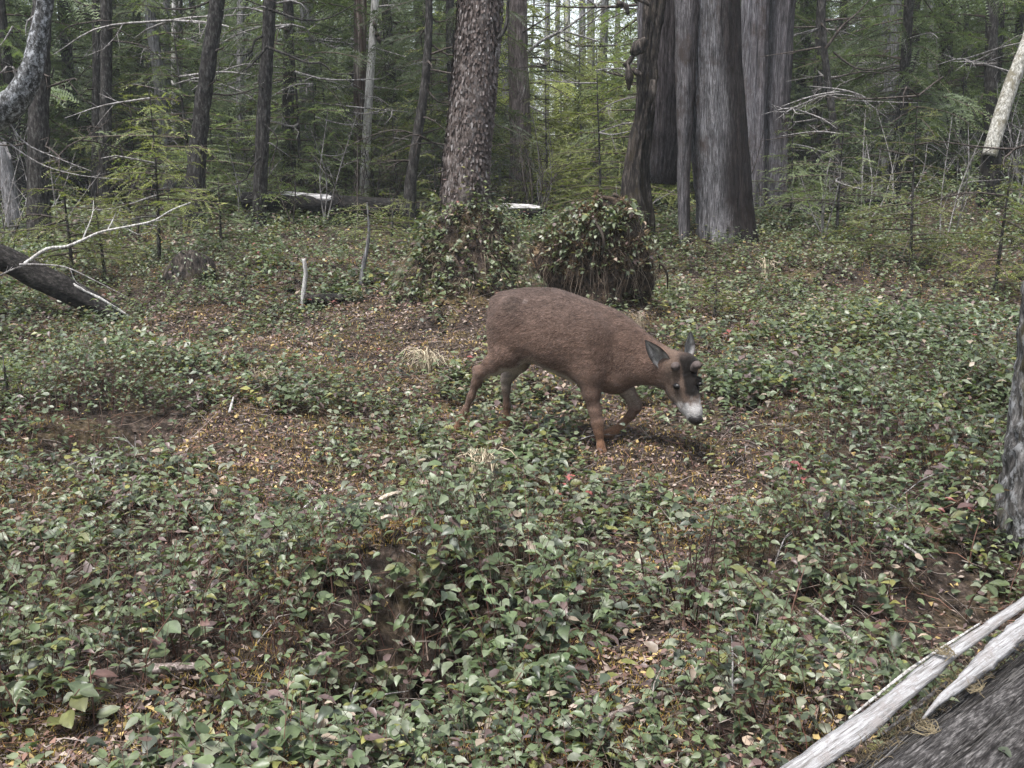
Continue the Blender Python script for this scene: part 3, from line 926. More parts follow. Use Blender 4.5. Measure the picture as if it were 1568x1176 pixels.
t, _ = trunk_tree('dead_tree', 'short bleached grey stub of a dead trunk beside the crooked tree', 12.2, [(26, 352, 12), (16, 300, 11), (8, 255, 11), (2, 225, 10)], MAT['grey_bark'], 51, 16, .006, .2, 0, crown=False, top=0, cat='dead tree')
pbranch(t, 'branch', 12.0, [(15, 385), (14, 345), (18, 330), (26, 318)], .008, 'twig_grey', rb, 1, 3)

# ------------------------------------------------------------------ the hollow cedar snag: a shell of four legs
ds = 11.5
def pp_(pts, dd): return [at(a, b, ds + dd) for a, b, _ in pts], [w * (ds + dd) / F for _, _, w in pts]
b0 = at(1100, 378, ds)
t_sn = thing('cedar_snag', 'huge hollow weathered grey cedar snag standing on split legs', 'dead tree', (b0[0], b0[1], float(ground_z(b0[0], b0[1]))))
KEEP_OUT.append((b0[0], b0[1], .9))
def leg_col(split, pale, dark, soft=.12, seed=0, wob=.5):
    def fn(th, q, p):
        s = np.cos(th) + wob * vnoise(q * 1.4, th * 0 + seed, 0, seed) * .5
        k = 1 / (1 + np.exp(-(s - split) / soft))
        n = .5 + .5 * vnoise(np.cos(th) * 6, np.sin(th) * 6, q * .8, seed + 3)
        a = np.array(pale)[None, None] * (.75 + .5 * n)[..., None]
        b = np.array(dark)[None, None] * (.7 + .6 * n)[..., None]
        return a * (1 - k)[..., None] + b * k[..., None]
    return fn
def snag_leg(name, pts, dd, seed, colf, flute, bark, mat='cedar', flat=(1, 1), nseg=160, up=4, ff=2.6, root=True):
    P, R = pp_(pts, dd)
    gz = float(ground_z(P[0][0], P[0][1]))
    if root and P[0][2] > gz - .08:
        P = [P[0] + np.array([0, 0, gz - .12 - P[0][2]])] + P; R = [R[0] * 1.1] + R
    for k in range(up):
        P.append(P[-1] + (P[-1] - P[-2]) / np.linalg.norm(P[-1] - P[-2]) * .8); R.append(R[-1] * .93)
    v, f, c = tube(P, R, nseg, .03, flute, bark, 60, 2.6, seed, flat, True, .5, colf=colf, flute_f=ff)
    return part(name, v, f, MAT[mat], t_sn, cols=c, smooth=True)
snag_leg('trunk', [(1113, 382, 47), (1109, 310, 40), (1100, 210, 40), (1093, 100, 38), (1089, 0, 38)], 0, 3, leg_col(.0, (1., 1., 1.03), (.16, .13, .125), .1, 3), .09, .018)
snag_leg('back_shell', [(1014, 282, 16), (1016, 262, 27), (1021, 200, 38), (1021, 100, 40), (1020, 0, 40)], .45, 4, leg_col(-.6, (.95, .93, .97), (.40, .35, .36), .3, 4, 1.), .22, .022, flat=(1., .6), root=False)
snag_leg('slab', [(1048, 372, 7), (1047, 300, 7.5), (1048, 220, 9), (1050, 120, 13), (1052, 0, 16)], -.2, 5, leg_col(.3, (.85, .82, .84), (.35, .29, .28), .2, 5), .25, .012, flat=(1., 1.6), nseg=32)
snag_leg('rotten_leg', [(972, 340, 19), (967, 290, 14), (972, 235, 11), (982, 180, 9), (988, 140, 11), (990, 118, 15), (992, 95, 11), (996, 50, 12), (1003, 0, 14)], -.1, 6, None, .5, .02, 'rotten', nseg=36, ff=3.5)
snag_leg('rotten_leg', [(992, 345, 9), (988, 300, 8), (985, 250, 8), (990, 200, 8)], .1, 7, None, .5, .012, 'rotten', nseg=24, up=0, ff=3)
for pts, r in (([(990, 60), (978, 72), (968, 84)], (.03, .07, .03)), ([(970, 84), (962, 96), (956, 102)], (.02, .03, .03)), ([(960, 98), (964, 118), (963, 138)], (.02, .045, .01)), ([(968, 104), (975, 112), (984, 114)], (.015, .03, .02)), ([(1002, 122), (1000, 140), (997, 158)], (.03, .05, .02)),
               ([(945, 4), (958, 8), (962, 22)], (.03, .025, .02)), ([(995, 8), (985, 2), (965, -6)], (.02, .025, .02))):
    v, f, _ = tube([at(a, b, ds - .25) for a, b in pts], r, 9, .03, lump=.5, seed=int(pts[0][0]))
    part('rotten_stub', v, f, MAT['rotten'], t_sn, smooth=True)
pbranch(t_sn, 'branch', ds - .2, [(960, 22), (968, 24), (980, 14)], .01, 'twig_grey', rb, 1, 2)

# the double snag behind it
d2 = 14.5
b0 = at(1165, 262, d2)
t = thing('cedar_snag', 'grey double cedar snag with streaked bark behind the hollow snag', 'dead tree', (b0[0], b0[1], float(ground_z(b0[0], b0[1]))))
KEEP_OUT.append((b0[0], b0[1], .7))
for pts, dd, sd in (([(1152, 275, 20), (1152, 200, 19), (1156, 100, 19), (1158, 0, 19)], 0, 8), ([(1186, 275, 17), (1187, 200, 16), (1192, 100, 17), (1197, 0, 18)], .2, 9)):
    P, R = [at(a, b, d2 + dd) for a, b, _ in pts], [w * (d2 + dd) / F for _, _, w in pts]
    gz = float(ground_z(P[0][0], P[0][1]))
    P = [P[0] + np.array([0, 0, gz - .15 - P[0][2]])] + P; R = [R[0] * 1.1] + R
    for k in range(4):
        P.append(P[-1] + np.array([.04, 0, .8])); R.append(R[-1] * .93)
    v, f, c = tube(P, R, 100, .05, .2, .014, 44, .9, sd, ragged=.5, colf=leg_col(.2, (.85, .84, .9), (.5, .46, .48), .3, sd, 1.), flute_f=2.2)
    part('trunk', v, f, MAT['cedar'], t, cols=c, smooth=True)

# the bleached leaning log
P = [at(1516, 236, 13.0), at(1532, 180, 13.1), at(1550, 125, 13.2), at(1572, 70, 13.3), at(1600, -10, 13.5)]
t = thing('leaning_log', 'bleached broken trunk leaning steeply in front of the dark conifers', 'log', P[0])
v, f, _ = tube([P[0] + (P[0] - P[1]) * .02] + P, [.05, .082, .084, .08, .08, .075], 24, .03, .08, .004, 20, 5, 12, lump=.1)
part('trunk', v, f, bark_mat('bleached_log', (.14, .13, .11), (.30, .29, .26), (.44, .43, .40), 22, 12, patch=(.15, .135, .1)), t, smooth=True)
b = P[0]
gz = float(ground_z(b[0], b[1] + .1))
g = Geo()
v, f, _ = tube([[b[0] + .1, b[1] + .12, gz - .1], [b[0] + .06, b[1] + .1, (gz + b[2]) / 2], [b[0] + .03, b[1] + .05, b[2] + .1]], [.17, .13, .09], 16, .05, .3, .02, 20, 5, 14)
t2 = thing('rotten_stump', 'dark rotten stump propping the foot of the bleached leaning trunk', 'stump', (b[0] + .1, b[1] + .12, gz))
part('stump', v, f, MAT['black_log'], t2, smooth=True)

# ------------------------------------------------------------------ fallen logs
MAT['black_log_x'] = bark_mat('black_log_lying', (.005, .0045, .004), (.015, .013, .012), (.05, .045, .042), 40, 7, ang=-.45)
MAT['pale_wood_x'] = bark_mat('pale_wood_lying', (.18, .17, .16), (.42, .40, .39), (.66, .65, .65), 40, 3, ang=0)
def fallen(name, label, pts, d, mat, seed, n=20, bark=.01, dd=0, top_mat=None, cat='log', flute=.1):
    P = [at(a, b, d + dd * i / (len(pts) - 1)) for i, (a, b, _) in enumerate(pts)]
    R = [w * d / F for _, _, w in pts]
    t = thing(name, label, cat, P[0])
    v, f, _ = tube(P, R, n, .05, flute, bark, 24, 3, seed)
    part('stem', v, f, mat, t, smooth=True)
    return t, P, R
t, P, R = fallen('fallen_log', 'long fallen log, top bleached white and flank dark, lying behind the hemlock', [(372, 307, 12), (410, 308, 14), (460, 310, 14), (520, 313, 14), (600, 318, 13), (700, 322, 12), (800, 324, 10), (830, 326, 8)], 12.9, MAT['black_log_x'], 13, 24)
for i0, i1 in ((1, 4), (5, 8)):
    k0 = [(P[i0] * .7 + P[i0 + 1] * .3)] + P[i0 + 1:i1]
    k0 = [k0[0], k0[0] * .8 + k0[1] * .2] + k0[1:-1] + [k0[-1] * .75 + k0[-2] * .25, k0[-1]]
    r0 = [.01] + [r * .55 for r in R[i0:i1]] + [.01]
    v, f, _ = tube([p + [0, -.02, R[i0] * .58] for p in k0], r0, 16, .04, .5, .012, 30, 3, 15 + i0, flat=(1.1, .72), lump=.35)
    part('bleached_top', v, f, MAT['pale_wood_x'], t, smooth=True)
def prop(P, seed, k=4):
    pass
t, P, R = fallen('fallen_log', 'thin dark fallen stem lying low behind the leafy rise near the slim ash grey trunk', [(1175, 318, 6), (1230, 319, 7), (1290, 316, 8), (1345, 305, 6), (1400, 312, 5)], 13.2, MAT['black_log_x'], 16, 12, .006)
g = Geo()
for k in range(9):
    a = rb.uniform(1190, 1340)
    p = at(a, 316, 13.2)
    twigs(g, [p, p + [rb.normal() * .15, rb.normal() * .1, .18], p + [rb.normal() * .3, rb.normal() * .2, .35]], [.01, .007, .003], 2, rb, 4, .7, .5)
g.build('branches', MAT['twig_dark'], t)['kind'] = 'stuff'

# black log coming in from the side, with its long bleached branch
t, P, R = fallen('fallen_log', 'black rotting log slanting down to the ground under a long bleached branch', [(-120, 335, 17), (-40, 375, 17), (20, 402, 17), (60, 423, 18), (110, 448, 17), (160, 474, 14), (185, 488, 9)], 8.45, MAT['black_log_x'], 17, 28, .014, .1)
g = Geo()
for k in range(14):
    i = rb.uniform(2.2, 5.4); j = int(i); a = i - j
    c = P[j] * (1 - a) + P[min(j + 1, 6)] * a
    dr = norm(P[min(j + 1, 6)] - P[j])
    off = np.array([0, -1, 0]) * rb.uniform(-.05, .05) + np.array([0, 0, R[j] * rb.uniform(.85, 1.)])
    l = rb.uniform(.08, .25)
    v, f, _ = tube([c + off - dr * l, c + off + [0, 0, .006], c + off + dr * l], [.004, .014, .004], 5, .05, lump=.3, seed=k)
    g.add(v, f)
g.build('wood_fibres', MAT['pale_wood'], t)['kind'] = 'stuff'
o = pbranch(None, 'fallen_branch', 8.3, [(38, 404), (72, 381), (100, 378), (130, 366), (155, 355), (200, 346), (235, 338), (262, 322), (292, 310)], .016, 'pale_wood', rb, 2, 5, .3)
tag(o, 'long bleached branch rising from the black rotting log', 'branch')
o = pbranch(None, 'fallen_branch', 8.25, [(30, 405), (60, 405), (100, 409), (140, 427), (195, 455)], .009, 'twig_grey', rb, 1, 3)
tag(o, 'thin grey twig arching over the black rotting log', 'branch')
o = pbranch(None, 'fallen_branch', 8.25, [(-20, 430), (0, 422), (20, 412), (45, 404)], .012, 'twig_grey', rb, 1, 3)
tag(o, 'short dark twig lying across the black rotting log', 'branch')

# upright bleached stick, its little log, the sapling stem
def stick(name, label, pts, r, mat, d=None, cat='stick', seed=1, lump=.1, n=10):
    P = []
    for a in pts:
        P.append(at(a[0], a[1], a[2]) if len(a) > 2 else ghit(a[0], a[1]) + [0, 0, r * .7])
    rr = list(np.linspace(r, r * .75, len(P)))
    v, f, _ = tube(P, rr, n, .02, .1, r * .12, 60, 12, seed, lump=lump)
    return tag(mesh(name, v, f, mat, smooth=True, loc=P[0]), label, cat)
q = ghit(463, 470); d = q[1]
stick('broken_stick', 'short bleached broken stick standing upright in the leaves', [(463, 474, d), (464, 455, d), (467, 430, d), (468, 418, d), (465, 396, d)], .021, MAT['pale_wood'], seed=3)
stick('dead_log', 'little black log lying against the upright bleached stick', [(468, 460, d), (490, 459, d), (527, 456, d + .05)], .055, MAT['black_log'], seed=4, cat='log')
q = ghit(553, 435); d = q[1]
t = thing('conifer_sapling', 'tiny conifer sapling with a bare grey stem and flat green top', 'sapling', q)
v, f, _ = tube([at(552, 440, d), at(557, 405, d), at(563, 375, d), at(565, 350, d), at(562, 310, d)], [.022, .02, .015, .012, .006], 8, .03, bark=.002)
part('trunk', v, f, MAT['grey_bark'], t, smooth=True)
g, gw = Geo(), Geo()
for k in range(16):
    spray(g, gw, at(564 - k * .1, 362 - k * 3.4, d), k * 2.4, rb.uniform(.2, .38), .05, .15, rb, MID * np.array([1.3, 1.2, .9]), sp=.013, nl=.017, nw=.006)
g.build('crown', MAT['needle'], t)
gw.build('live_branches', MAT['stem'], t)['kind'] = 'stuff'

# ------------------------------------------------------------------ young hemlocks with flat yellow green sprays in front of the woods
def young(name, label, px, py, d, H, Lmax, nb, seed, col, z0=.25, group=None):
    p = at(px, py, d)
    t = conifer(name, label, 'young tree', H, z0, Lmax, nb, seed, col, .022, group, MAT['dark_bark'], 6 if H > .9 else 0, (.0, .0), sp=.014, nl=.022, nw=.010, droop=.15, sparse_low=False, roll=.3, sag=.3)
    t.location = (p[0], p[1], float(ground_z(p[0], p[1])))
    return t
young('young_hemlock', 'young hemlock with wide flat yellow green sprays under the leaning dark trunk', 235, 330, 10.2, 1.75, 1.15, 42, 201, YEL * .95, .5)
young('young_hemlock', 'small yellow green hemlock spreading flat beside the crooked tree', 95, 340, 9.4, 1.15, .95, 34, 202, YEL * .85, .25)
young('young_hemlock', 'low hemlock seedling with flat sprays in front of the pair of dark trunks', 150, 350, 9.6, .75, .7, 20, 203, YEL * .75, .25)
young('young_hemlock', 'young hemlock with level yellow green branches in front of the ash grey trunk', 1400, 320, 10.2, 1.65, 1.0, 40, 204, YEL * .9, .2)
young('young_hemlock', 'dull green young hemlock beside the thin dark trunk and its slanting branch', 1290, 315, 11.5, 1.6, 1.0, 34, 205, MID * 1.1, .4)
young('young_hemlock', 'short bright hemlock at the foot of the bleached leaning log', 1545, 320, 9.2, 1.25, .7, 34, 206, YEL * .7, .08)
young('young_hemlock', 'bushy green young hemlock behind the pale fallen log', 480, 300, 13.6, 1.7, 1.1, 36, 207, MID, .2)
young('young_hemlock', 'dull young hemlock between the thin crooked trunk and the stout hemlock', 660, 310, 12.6, 1.0, .8, 26, 208, YEL * .7, .15)
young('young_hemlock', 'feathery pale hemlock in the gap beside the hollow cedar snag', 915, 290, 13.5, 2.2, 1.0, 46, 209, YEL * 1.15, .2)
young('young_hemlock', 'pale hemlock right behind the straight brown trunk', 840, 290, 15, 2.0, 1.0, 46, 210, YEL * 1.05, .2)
young('young_hemlock', 'tiny hemlock seedling with bright flat sprays beside the sprig covered mound', 20, 560, 6.2, .28, .3, 12, 211, YEL * .8, .06)
young('young_hemlock', 'low bright hemlock seedling in front of the hollow cedar snag', 1105, 455, 8.3, .35, .42, 14, 212, YEL * 1.0, .08)
young('young_hemlock', 'low hemlock at the end of the pale fallen log by the hemlock hummock', 600, 335, 11.2, .6, .75, 18, 213, YEL * .7, .1)
young('young_hemlock', 'dark hemlock seedling under the leaning dark trunk', 330, 340, 11.0, .8, .8, 24, 214, MID * .8, .1)
young('young_hemlock', 'sparse green hemlock in front of the double snag', 1205, 310, 12.5, 1.4, .8, 30, 215, MID * 1.2, .2)

# ------------------------------------------------------------------ the woods behind: single conifers, thick to both sides, thin in the gap
LOOKS = ('tall dark green conifer', 'bushy dark green conifer', 'slender mid green conifer', 'low mid green conifer', 'feathery conifer coloured a gap-lit yellow green')
used = [False] * len(protos)
def put(i, x, y, s, rz):
    o = protos[i] if not used[i] else copy_tree(protos[i])
    used[i] = True
    o.location = (x, y, float(ground_z(x, y)) - .05)
    o.scale = (s, s, s)
    o.rotation_euler = (0, 0, rz)
    if y < 8:
        o['label'] = LOOKS[i] + ' of the woods that close the clearing on its open side'
        o['group'] = 'conifers around the clearing'
        return
    px = W0 / 2 + F * x / y
    nm = mark(px)
    far = 'close behind' if y < 20 else 'some way behind' if y < 29 else 'well behind' if y < 40 else 'far back behind'
    o['label'] = LOOKS[i] + ' ' + far + ' ' + nm
rt = np.random.default_rng(77)
spots = []
tries = 0
while len(spots) < 170 and tries < 16000:
    tries += 1
    y = 14.5 + 30 * rt.random() ** 1.15
    x = rt.uniform(-1, 1) * (.60 * y + 1.5)
    gap = abs(x - .072 * y) / (.052 * y)
    if gap < 1 and rt.random() < .93: continue
    if any((x - a) ** 2 + (y - b) ** 2 < (r + .5) ** 2 for a, b, r in KEEP_OUT): continue
    md = 1.05 + .02 * y
    if any((x - a) ** 2 + (y - b) ** 2 < md ** 2 for a, b in spots): continue
    spots.append((x, y))
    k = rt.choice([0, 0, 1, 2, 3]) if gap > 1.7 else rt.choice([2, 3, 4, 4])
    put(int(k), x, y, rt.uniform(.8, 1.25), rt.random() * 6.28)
# feathery trees far back in the gap, needles coloured pale as if lit, and a last line of trees that closes the view
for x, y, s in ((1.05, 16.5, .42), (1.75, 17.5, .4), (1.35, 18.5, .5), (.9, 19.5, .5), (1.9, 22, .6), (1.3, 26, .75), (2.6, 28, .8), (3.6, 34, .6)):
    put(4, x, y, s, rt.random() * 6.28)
for k in range(96):
    y = rt.uniform(36, 62)
    x = (-1 + 2 * (k * .61803 % 1)) * (.60 * y)
    if abs(x - .072 * y) < .055 * y: continue
    put(int(rt.choice([0, 1, 2])), x, y, rt.uniform(1.1, 1.5), rt.random() * 6.28)
# the same woods go on around and behind the clearing
for k in range(46):
    a = math.radians(rt.uniform(-40, 220)) + math.pi
    r = rt.uniform(8, 20)
    x, y = r * math.cos(a), r * math.sin(a) + 2
    if y > 1 and abs(x) < .75 * y + 3: continue
    put(int(rt.choice([0, 1, 2])), x, y, rt.uniform(1.0, 1.4), rt.random() * 6.28)
    # named by what stands near it
for i, u in enumerate(used):
    if not u: put(i, -20 - i, 30, 1, 0)

# more young hemlocks in the understorey, copied from those in front
YG = [o for o in scene.objects if o.name.startswith('young_hemlock') and o.parent is None]
for k in range(46):
    px = rt.uniform(-60, 1630)
    d = rt.uniform(13, 21)
    p = at(px, 300, d)
    if any((p[0] - a) ** 2 + (p[1] - b) ** 2 < (r * .7) ** 2 for a, b, r in KEEP_OUT): continue
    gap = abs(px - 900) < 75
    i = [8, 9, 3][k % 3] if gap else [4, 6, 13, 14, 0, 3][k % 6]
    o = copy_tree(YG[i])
    o.location = (p[0], p[1], float(ground_z(p[0], p[1])))
    s_ = rt.uniform(1.0, 1.9)
    o.scale = (s_, s_, s_ * rt.uniform(.8, 1.1))
    o.rotation_euler = (0, 0, rt.random() * 6.28)
    tag(o, ('pale' if i in (8, 9, 3, 0) else 'dull green') + ' young hemlock in the undergrowth ' + ('beside ' if d < 16 else 'behind ') + mark(px), 'young tree', 'young hemlocks of the undergrowth')

# dead brushwood standing in front of the woods
for k in range(80):
    px = rt.uniform(-40, 1600)
    d = rt.uniform(11.5, 18)
    p = at(px, 320, d)
    if any((p[0] - a) ** 2 + (p[1] - b) ** 2 < .1 for a, b, r in KEEP_OUT): continue
    gz = float(ground_z(p[0], p[1]))
    g = Geo()
    pale = rt.random() < .5
    for j in range(rt.integers(2, 5)):
        h = rt.uniform(.5, 1.5)
        a = rt.random() * 6.28
        l = rt.uniform(.1, .6)
        b0 = np.array([p[0], p[1], gz - .03]) + [rt.normal() * .04, rt.normal() * .04, 0]
        e = b0 + [math.cos(a) * l, math.sin(a) * l, h]
        twigs(g, [b0, (b0 + e) / 2 + rt.normal(size=3) * .08, e], [.009, .007, .003], 2, rt, 6, .7, .45, .1)
    v, f, _ = g.out()
    tag(mesh('bare_bush', v, f, MAT['twig_grey' if pale else 'twig_dark'], loc=(p[0], p[1], gz)), 'leafless %s bush of thin crooked twigs near ' % ('pale grey' if pale else 'dark brown') + mark(W0 / 2 + F * p[0] / p[1]), 'bush', 'leafless %s bushes at the woods' % ('grey' if pale else 'brown'))

# ------------------------------------------------------------------ the deer: one smooth body grown from a distance field
YAW = math.radians(20)
DU = np.array([math.cos(YAW), -math.sin(YAW), 0.])     # along the body, towards the head
DN = np.array([-math.sin(YAW), -math.cos(YAW), 0.])    # out of the flank that faces the camera
DO = at(830, 680, 5.6)
DO[2] = 0.
def dp(px, py, w=0.):
    """pixel -> (s, w, z) in the deer's frame, on the plane w metres out from its midline"""
    r = ray(px, py)
    o = np.array([0, 0, CAM_H]) - (DO + DN * w)
    k = -(o @ DN) / (r @ DN)
    p = o + r * k
    return np.array([p @ DU, w, p[2]])
def dworld(p):
    p = np.asarray(p)
    return DO + p[..., 0:1] * DU + p[..., 1:2] * DN + np.array([0, 0, 1.]) * p[..., 2:3]

VX = .0075
lo, hi = np.array([-.60, -.24, -.12]), np.array([1.02, .40, 1.0])
dims = np.ceil((hi - lo) / VX).astype(int)
ax = [lo[k] + VX * np.arange(dims[k]) for k in range(3)]
SDF = np.full(dims, 1.0, np.float32)
def sub(bmin, bmax):
    i0 = np.clip(np.floor((bmin - lo) / VX).astype(int), 0, dims)
    i1 = np.clip(np.ceil((bmax - lo) / VX).astype(int) + 1, 0, dims)
    sl = tuple(slice(a, b) for a, b in zip(i0, i1))
    G = np.meshgrid(*[ax[k][sl[k]] for k in range(3)], indexing='ij')
    return sl, G
def smin(a, b, k):
    h = np.clip(.5 + .5 * (b - a) / k, 0, 1)
    return b + (a - b) * h - k * h * (1 - h)
def cone(a, b, ra, rb, k=.03):
    a, b = np.asarray(a, float), np.asarray(b, float)
    m = max(ra, rb) + .09
    sl, (x, y, z) = sub(np.minimum(a, b) - m, np.maximum(a, b) + m)
    ab = b - a
    t = np.clip(((x - a[0]) * ab[0] + (y - a[1]) * ab[1] + (z - a[2]) * ab[2]) / (ab @ ab), 0, 1)
    d = np.sqrt((x - a[0] - t * ab[0]) ** 2 + (y - a[1] - t * ab[1]) ** 2 + (z - a[2] - t * ab[2]) ** 2) - (ra + (rb - ra) * t)
    SDF[sl] = smin(SDF[sl], d.astype(np.float32), k)
def ellip(c, r, k=.03, rot=None):
    c, r = np.asarray(c, float), np.asarray(r, float)
    m = r.max() + .09
    sl, (x, y, z) = sub(c - m, c + m)
    P = np.stack([x - c[0], y - c[1], z - c[2]], -1)
    if rot is not None: P = P @ rot
    q = np.sqrt(np.sum((P / r) ** 2, -1))
    d = (q - 1) * r.min()
    SDF[sl] = smin(SDF[sl], d.astype(np.float32), k)
def chain(pts, k=.025):
    P = [(dp(a, b, w), r) for a, b, w, r in pts]
    for (a, ra), (b, rb_) in zip(P[:-1], P[1:]):
        cone(a, b, ra, rb_, k)

# trunk and neck: a lofted ellipse, (px, top, bottom, half width, midline offset)
ST = [(754, 464, 512, .05, 0), (757.5, 454, 528, .08, 0), (765, 448, 545, .11, 0), (780, 444, 550, .135, 0), (800, 441, 549, .146, 0), (820, 440, 553, .15, 0), (848, 441, 568, .155, 0), (870, 448, 580, .158, 0), (895, 457, 588, .148, 0),
      (915, 464, 594, .135, 0), (935, 471, 599, .115, .0), (950, 478, 600, .10, .005), (965, 488, 593, .088, .012), (982, 503, 589, .078, .022), (1000, 518, 590, .07, .035), (1016, 531, 594, .064, .05), (1030, 543, 598, .06, .065)]
sv = np.array([dp(a, (b + c) / 2, e)[0] for a, b, c, h, e in ST])
zt = np.array([dp(a, b, e)[2] for a, b, c, h, e in ST])
zb = np.array([dp(a, c, e)[2] for a, b, c, h, e in ST])
hwd = np.array([h for a, b, c, h, e in ST])
wc = np.array([e for a, b, c, h, e in ST])
sl, (x, y, z) = sub(np.array([sv[0] - .12, -.24, .2]), np.array([sv[-1] + .1, .3, 1.0]))
S1 = ax[0][sl[0]]
sm = lambda v: np.interp(S1, sv, v)
def sm2(v):
    f = np.interp(np.linspace(sv[0], sv[-1], 200), sv, v)
    f = np.convolve(np.pad(f, 6, 'edge'), np.ones(13) / 13, 'valid')
    return np.interp(S1, np.linspace(sv[0], sv[-1], 200), f)
T, B, Hh, Wc = (sm2(v)[:, None, None] for v in (zt, zb, hwd, wc))
zc, hz = (T + B) / 2, (T - B) / 2
u, v_ = (y - Wc) / Hh, (z - zc) / hz
# a little pear-shaped in section: narrower back, fuller belly
u = u * (1 + .22 * np.clip(v_, -1, 1))
q = (np.abs(u) ** 2.2 + np.abs(v_) ** 2.2) ** (1 / 2.2)
d = (q - 1) * np.minimum(Hh, hz) * .9
d = np.maximum(d, np.maximum(sv[0] - x, x - sv[-1]))
SDF[sl] = np.minimum(SDF[sl], d.astype(np.float32))

# haunches, shoulders, legs; w > 0 is the flank that faces the camera
ellip(dp(784, 500, .092), (.112, .085, .165), .035)
ellip(dp(797, 526, .105), (.085, .06, .10), .03)
chain([(792, 520, .10, .075), (777, 545, .10, .078), (757, 558, .10, .056), (736, 571, .10, .036), (730, 584, .10, .026), (721, 608, .10, .019), (712, 630, .10, .0185), (707, 641, .10, .024), (703, 652, .10, .021), (700, 659, .10, .024)])
ellip(dp(728, 566, .10), (.022, .018, .022), .02)
ellip(dp(800, 515, -.085), (.10, .075, .14), .05)
chain([(806, 535, -.10, .07), (796, 556, -.10, .05), (782, 572, -.10, .036), (775, 580, -.10, .030), (775, 596, -.10, .022), (776, 620, -.10, .0185), (776, 644, -.10, .024), (777, 656, -.10, .021), (778, 664, -.10, .024)])
ellip(dp(908, 528, .102), (.092, .060, .15), .038)
ellip(dp(900, 570, .108), (.066, .048, .075), .045)
chain([(768, 465, .03, .045), (766, 500, .05, .055), (764, 530, .07, .055)], .04)
ellip(dp(850, 520, .10), (.16, .07, .13), .04)
chain([(902, 572, .105, .062), (905, 602, .105, .045), (911, 630, .105, .032), (915, 648, .105, .031), (917, 661, .105, .024), (920, 682, .105, .0185), (922, 694, .105, .023), (923, 706, .105, .02), (925, 714, .105, .024)])
ellip(dp(938, 545, -.075), (.09, .06, .13), .05)
chain([(945, 575, -.08, .06), (960, 598, -.08, .042), (971, 616, -.075, .033), (974, 623, -.07, .031), (966, 636, -.07, .024), (952, 650, -.065, .0195), (940, 660, -.06, .023), (932, 664, -.06, .024), (922, 667, -.06, .02)], .02)
# brisket and throat
ellip(dp(940, 575, 0), (.08, .08, .08), .05)
# tail, tucked down
chain([(759, 462, 0, .03), (754, 480, .0, .028), (754, 505, .0, .022), (757, 520, 0, .012)], .02)
# head, turned towards the camera and lowered
chain([(1012, 556, .05, .075), (1030, 562, .07, .07)], .05)
ellip(dp(1043, 560, .085), (.075, .07, .062), .04)
ellip(dp(1050, 556, .10), (.062, .05, .05), .03)
chain([(1045, 570, .09, .068), (1052, 592, .12, .055), (1058, 612, .145, .041), (1063, 630, .165, .036), (1064, 640, .172, .033)], .03)
chain([(1028, 580, .07, .055), (1036, 600, .09, .045), (1050, 624, .13, .030), (1060, 638, .155, .024)], .025)
ellip(dp(1037, 585, .125), (.022, .02, .02), .02)      # brow over the near eye
ellip(dp(1070, 582, .135), (.018, .02, .02), .02)

# surface nets
neg = SDF < 0
def cell(a): return a
n0, n1_, n2_ = dims
cnt = np.zeros((n0 - 1, n1_ - 1, n2_ - 1), np.int8)
for i in (0, 1):
    for j in (0, 1):
        for k in (0, 1):
            cnt += neg[i:n0 - 1 + i, j:n1_ - 1 + j, k:n2_ - 1 + k]
act = (cnt > 0) & (cnt < 8)
idx = np.full(act.shape, -1, np.int64)
cells = np.argwhere(act)
idx[act] = np.arange(len(cells))
acc, num = np.zeros((len(cells), 3)), np.zeros(len(cells))
corner = [(i, j, k) for i in (0, 1) for j in (0, 1) for k in (0, 1)]
val = {c: SDF[cells[:, 0] + c[0], cells[:, 1] + c[1], cells[:, 2] + c[2]] for c in corner}
for c in corner:
    for k in range(3):
        if c[k] == 0:
            e = list(c); e[k] = 1; e = tuple(e)
            a, b = val[c], val[e]
            x_ = (a < 0) != (b < 0)
            t = np.where(x_, a / np.where(x_, a - b, 1), 0)
            pnt = np.array(c, float)[None] + np.eye(3)[k][None] * t[:, None]
            acc += np.where(x_[:, None], pnt, 0)
            num += x_
dv = lo + VX * (cells + acc / num[:, None])
quads = []
for k in range(3):
    s0 = [slice(1, -1)] * 3
    s0[k] = slice(0, -1)
    s1 = list(s0); s1[k] = slice(1, None)
    # edges along k whose four cells exist
    A = neg[:-1, :-1, :-1] if False else neg
    e0 = np.zeros(dims, bool)
    d0 = [slice(None)] * 3; d0[k] = slice(0, -1)
    d1 = [slice(None)] * 3; d1[k] = slice(1, None)
    ch = np.zeros(dims, np.int8)
    ch[tuple(d0)] = neg[tuple(d0)].astype(np.int8) - neg[tuple(d1)].astype(np.int8)
    E = np.argwhere(ch != 0)
    o1, o2 = [(1, 2), (2, 0), (0, 1)][k]
    E = E[(E[:, o1] > 0) & (E[:, o2] > 0) & (E[:, o1] < dims[o1] - 1) & (E[:, o2] < dims[o2] - 1)]
    sgn = ch[E[:, 0], E[:, 1], E[:, 2]]
    def ci(a, b):
        q = E.copy(); q[:, o1] -= a; q[:, o2] -= b
        return idx[q[:, 0], q[:, 1], q[:, 2]]
    Q = np.stack([ci(1, 1), ci(0, 1), ci(0, 0), ci(1, 0)], 1)
    Q[sgn < 0] = Q[sgn < 0][:, ::-1]
    quads.append(Q)
dq = np.concatenate(quads)
dq = dq[(dq >= 0).all(1)]
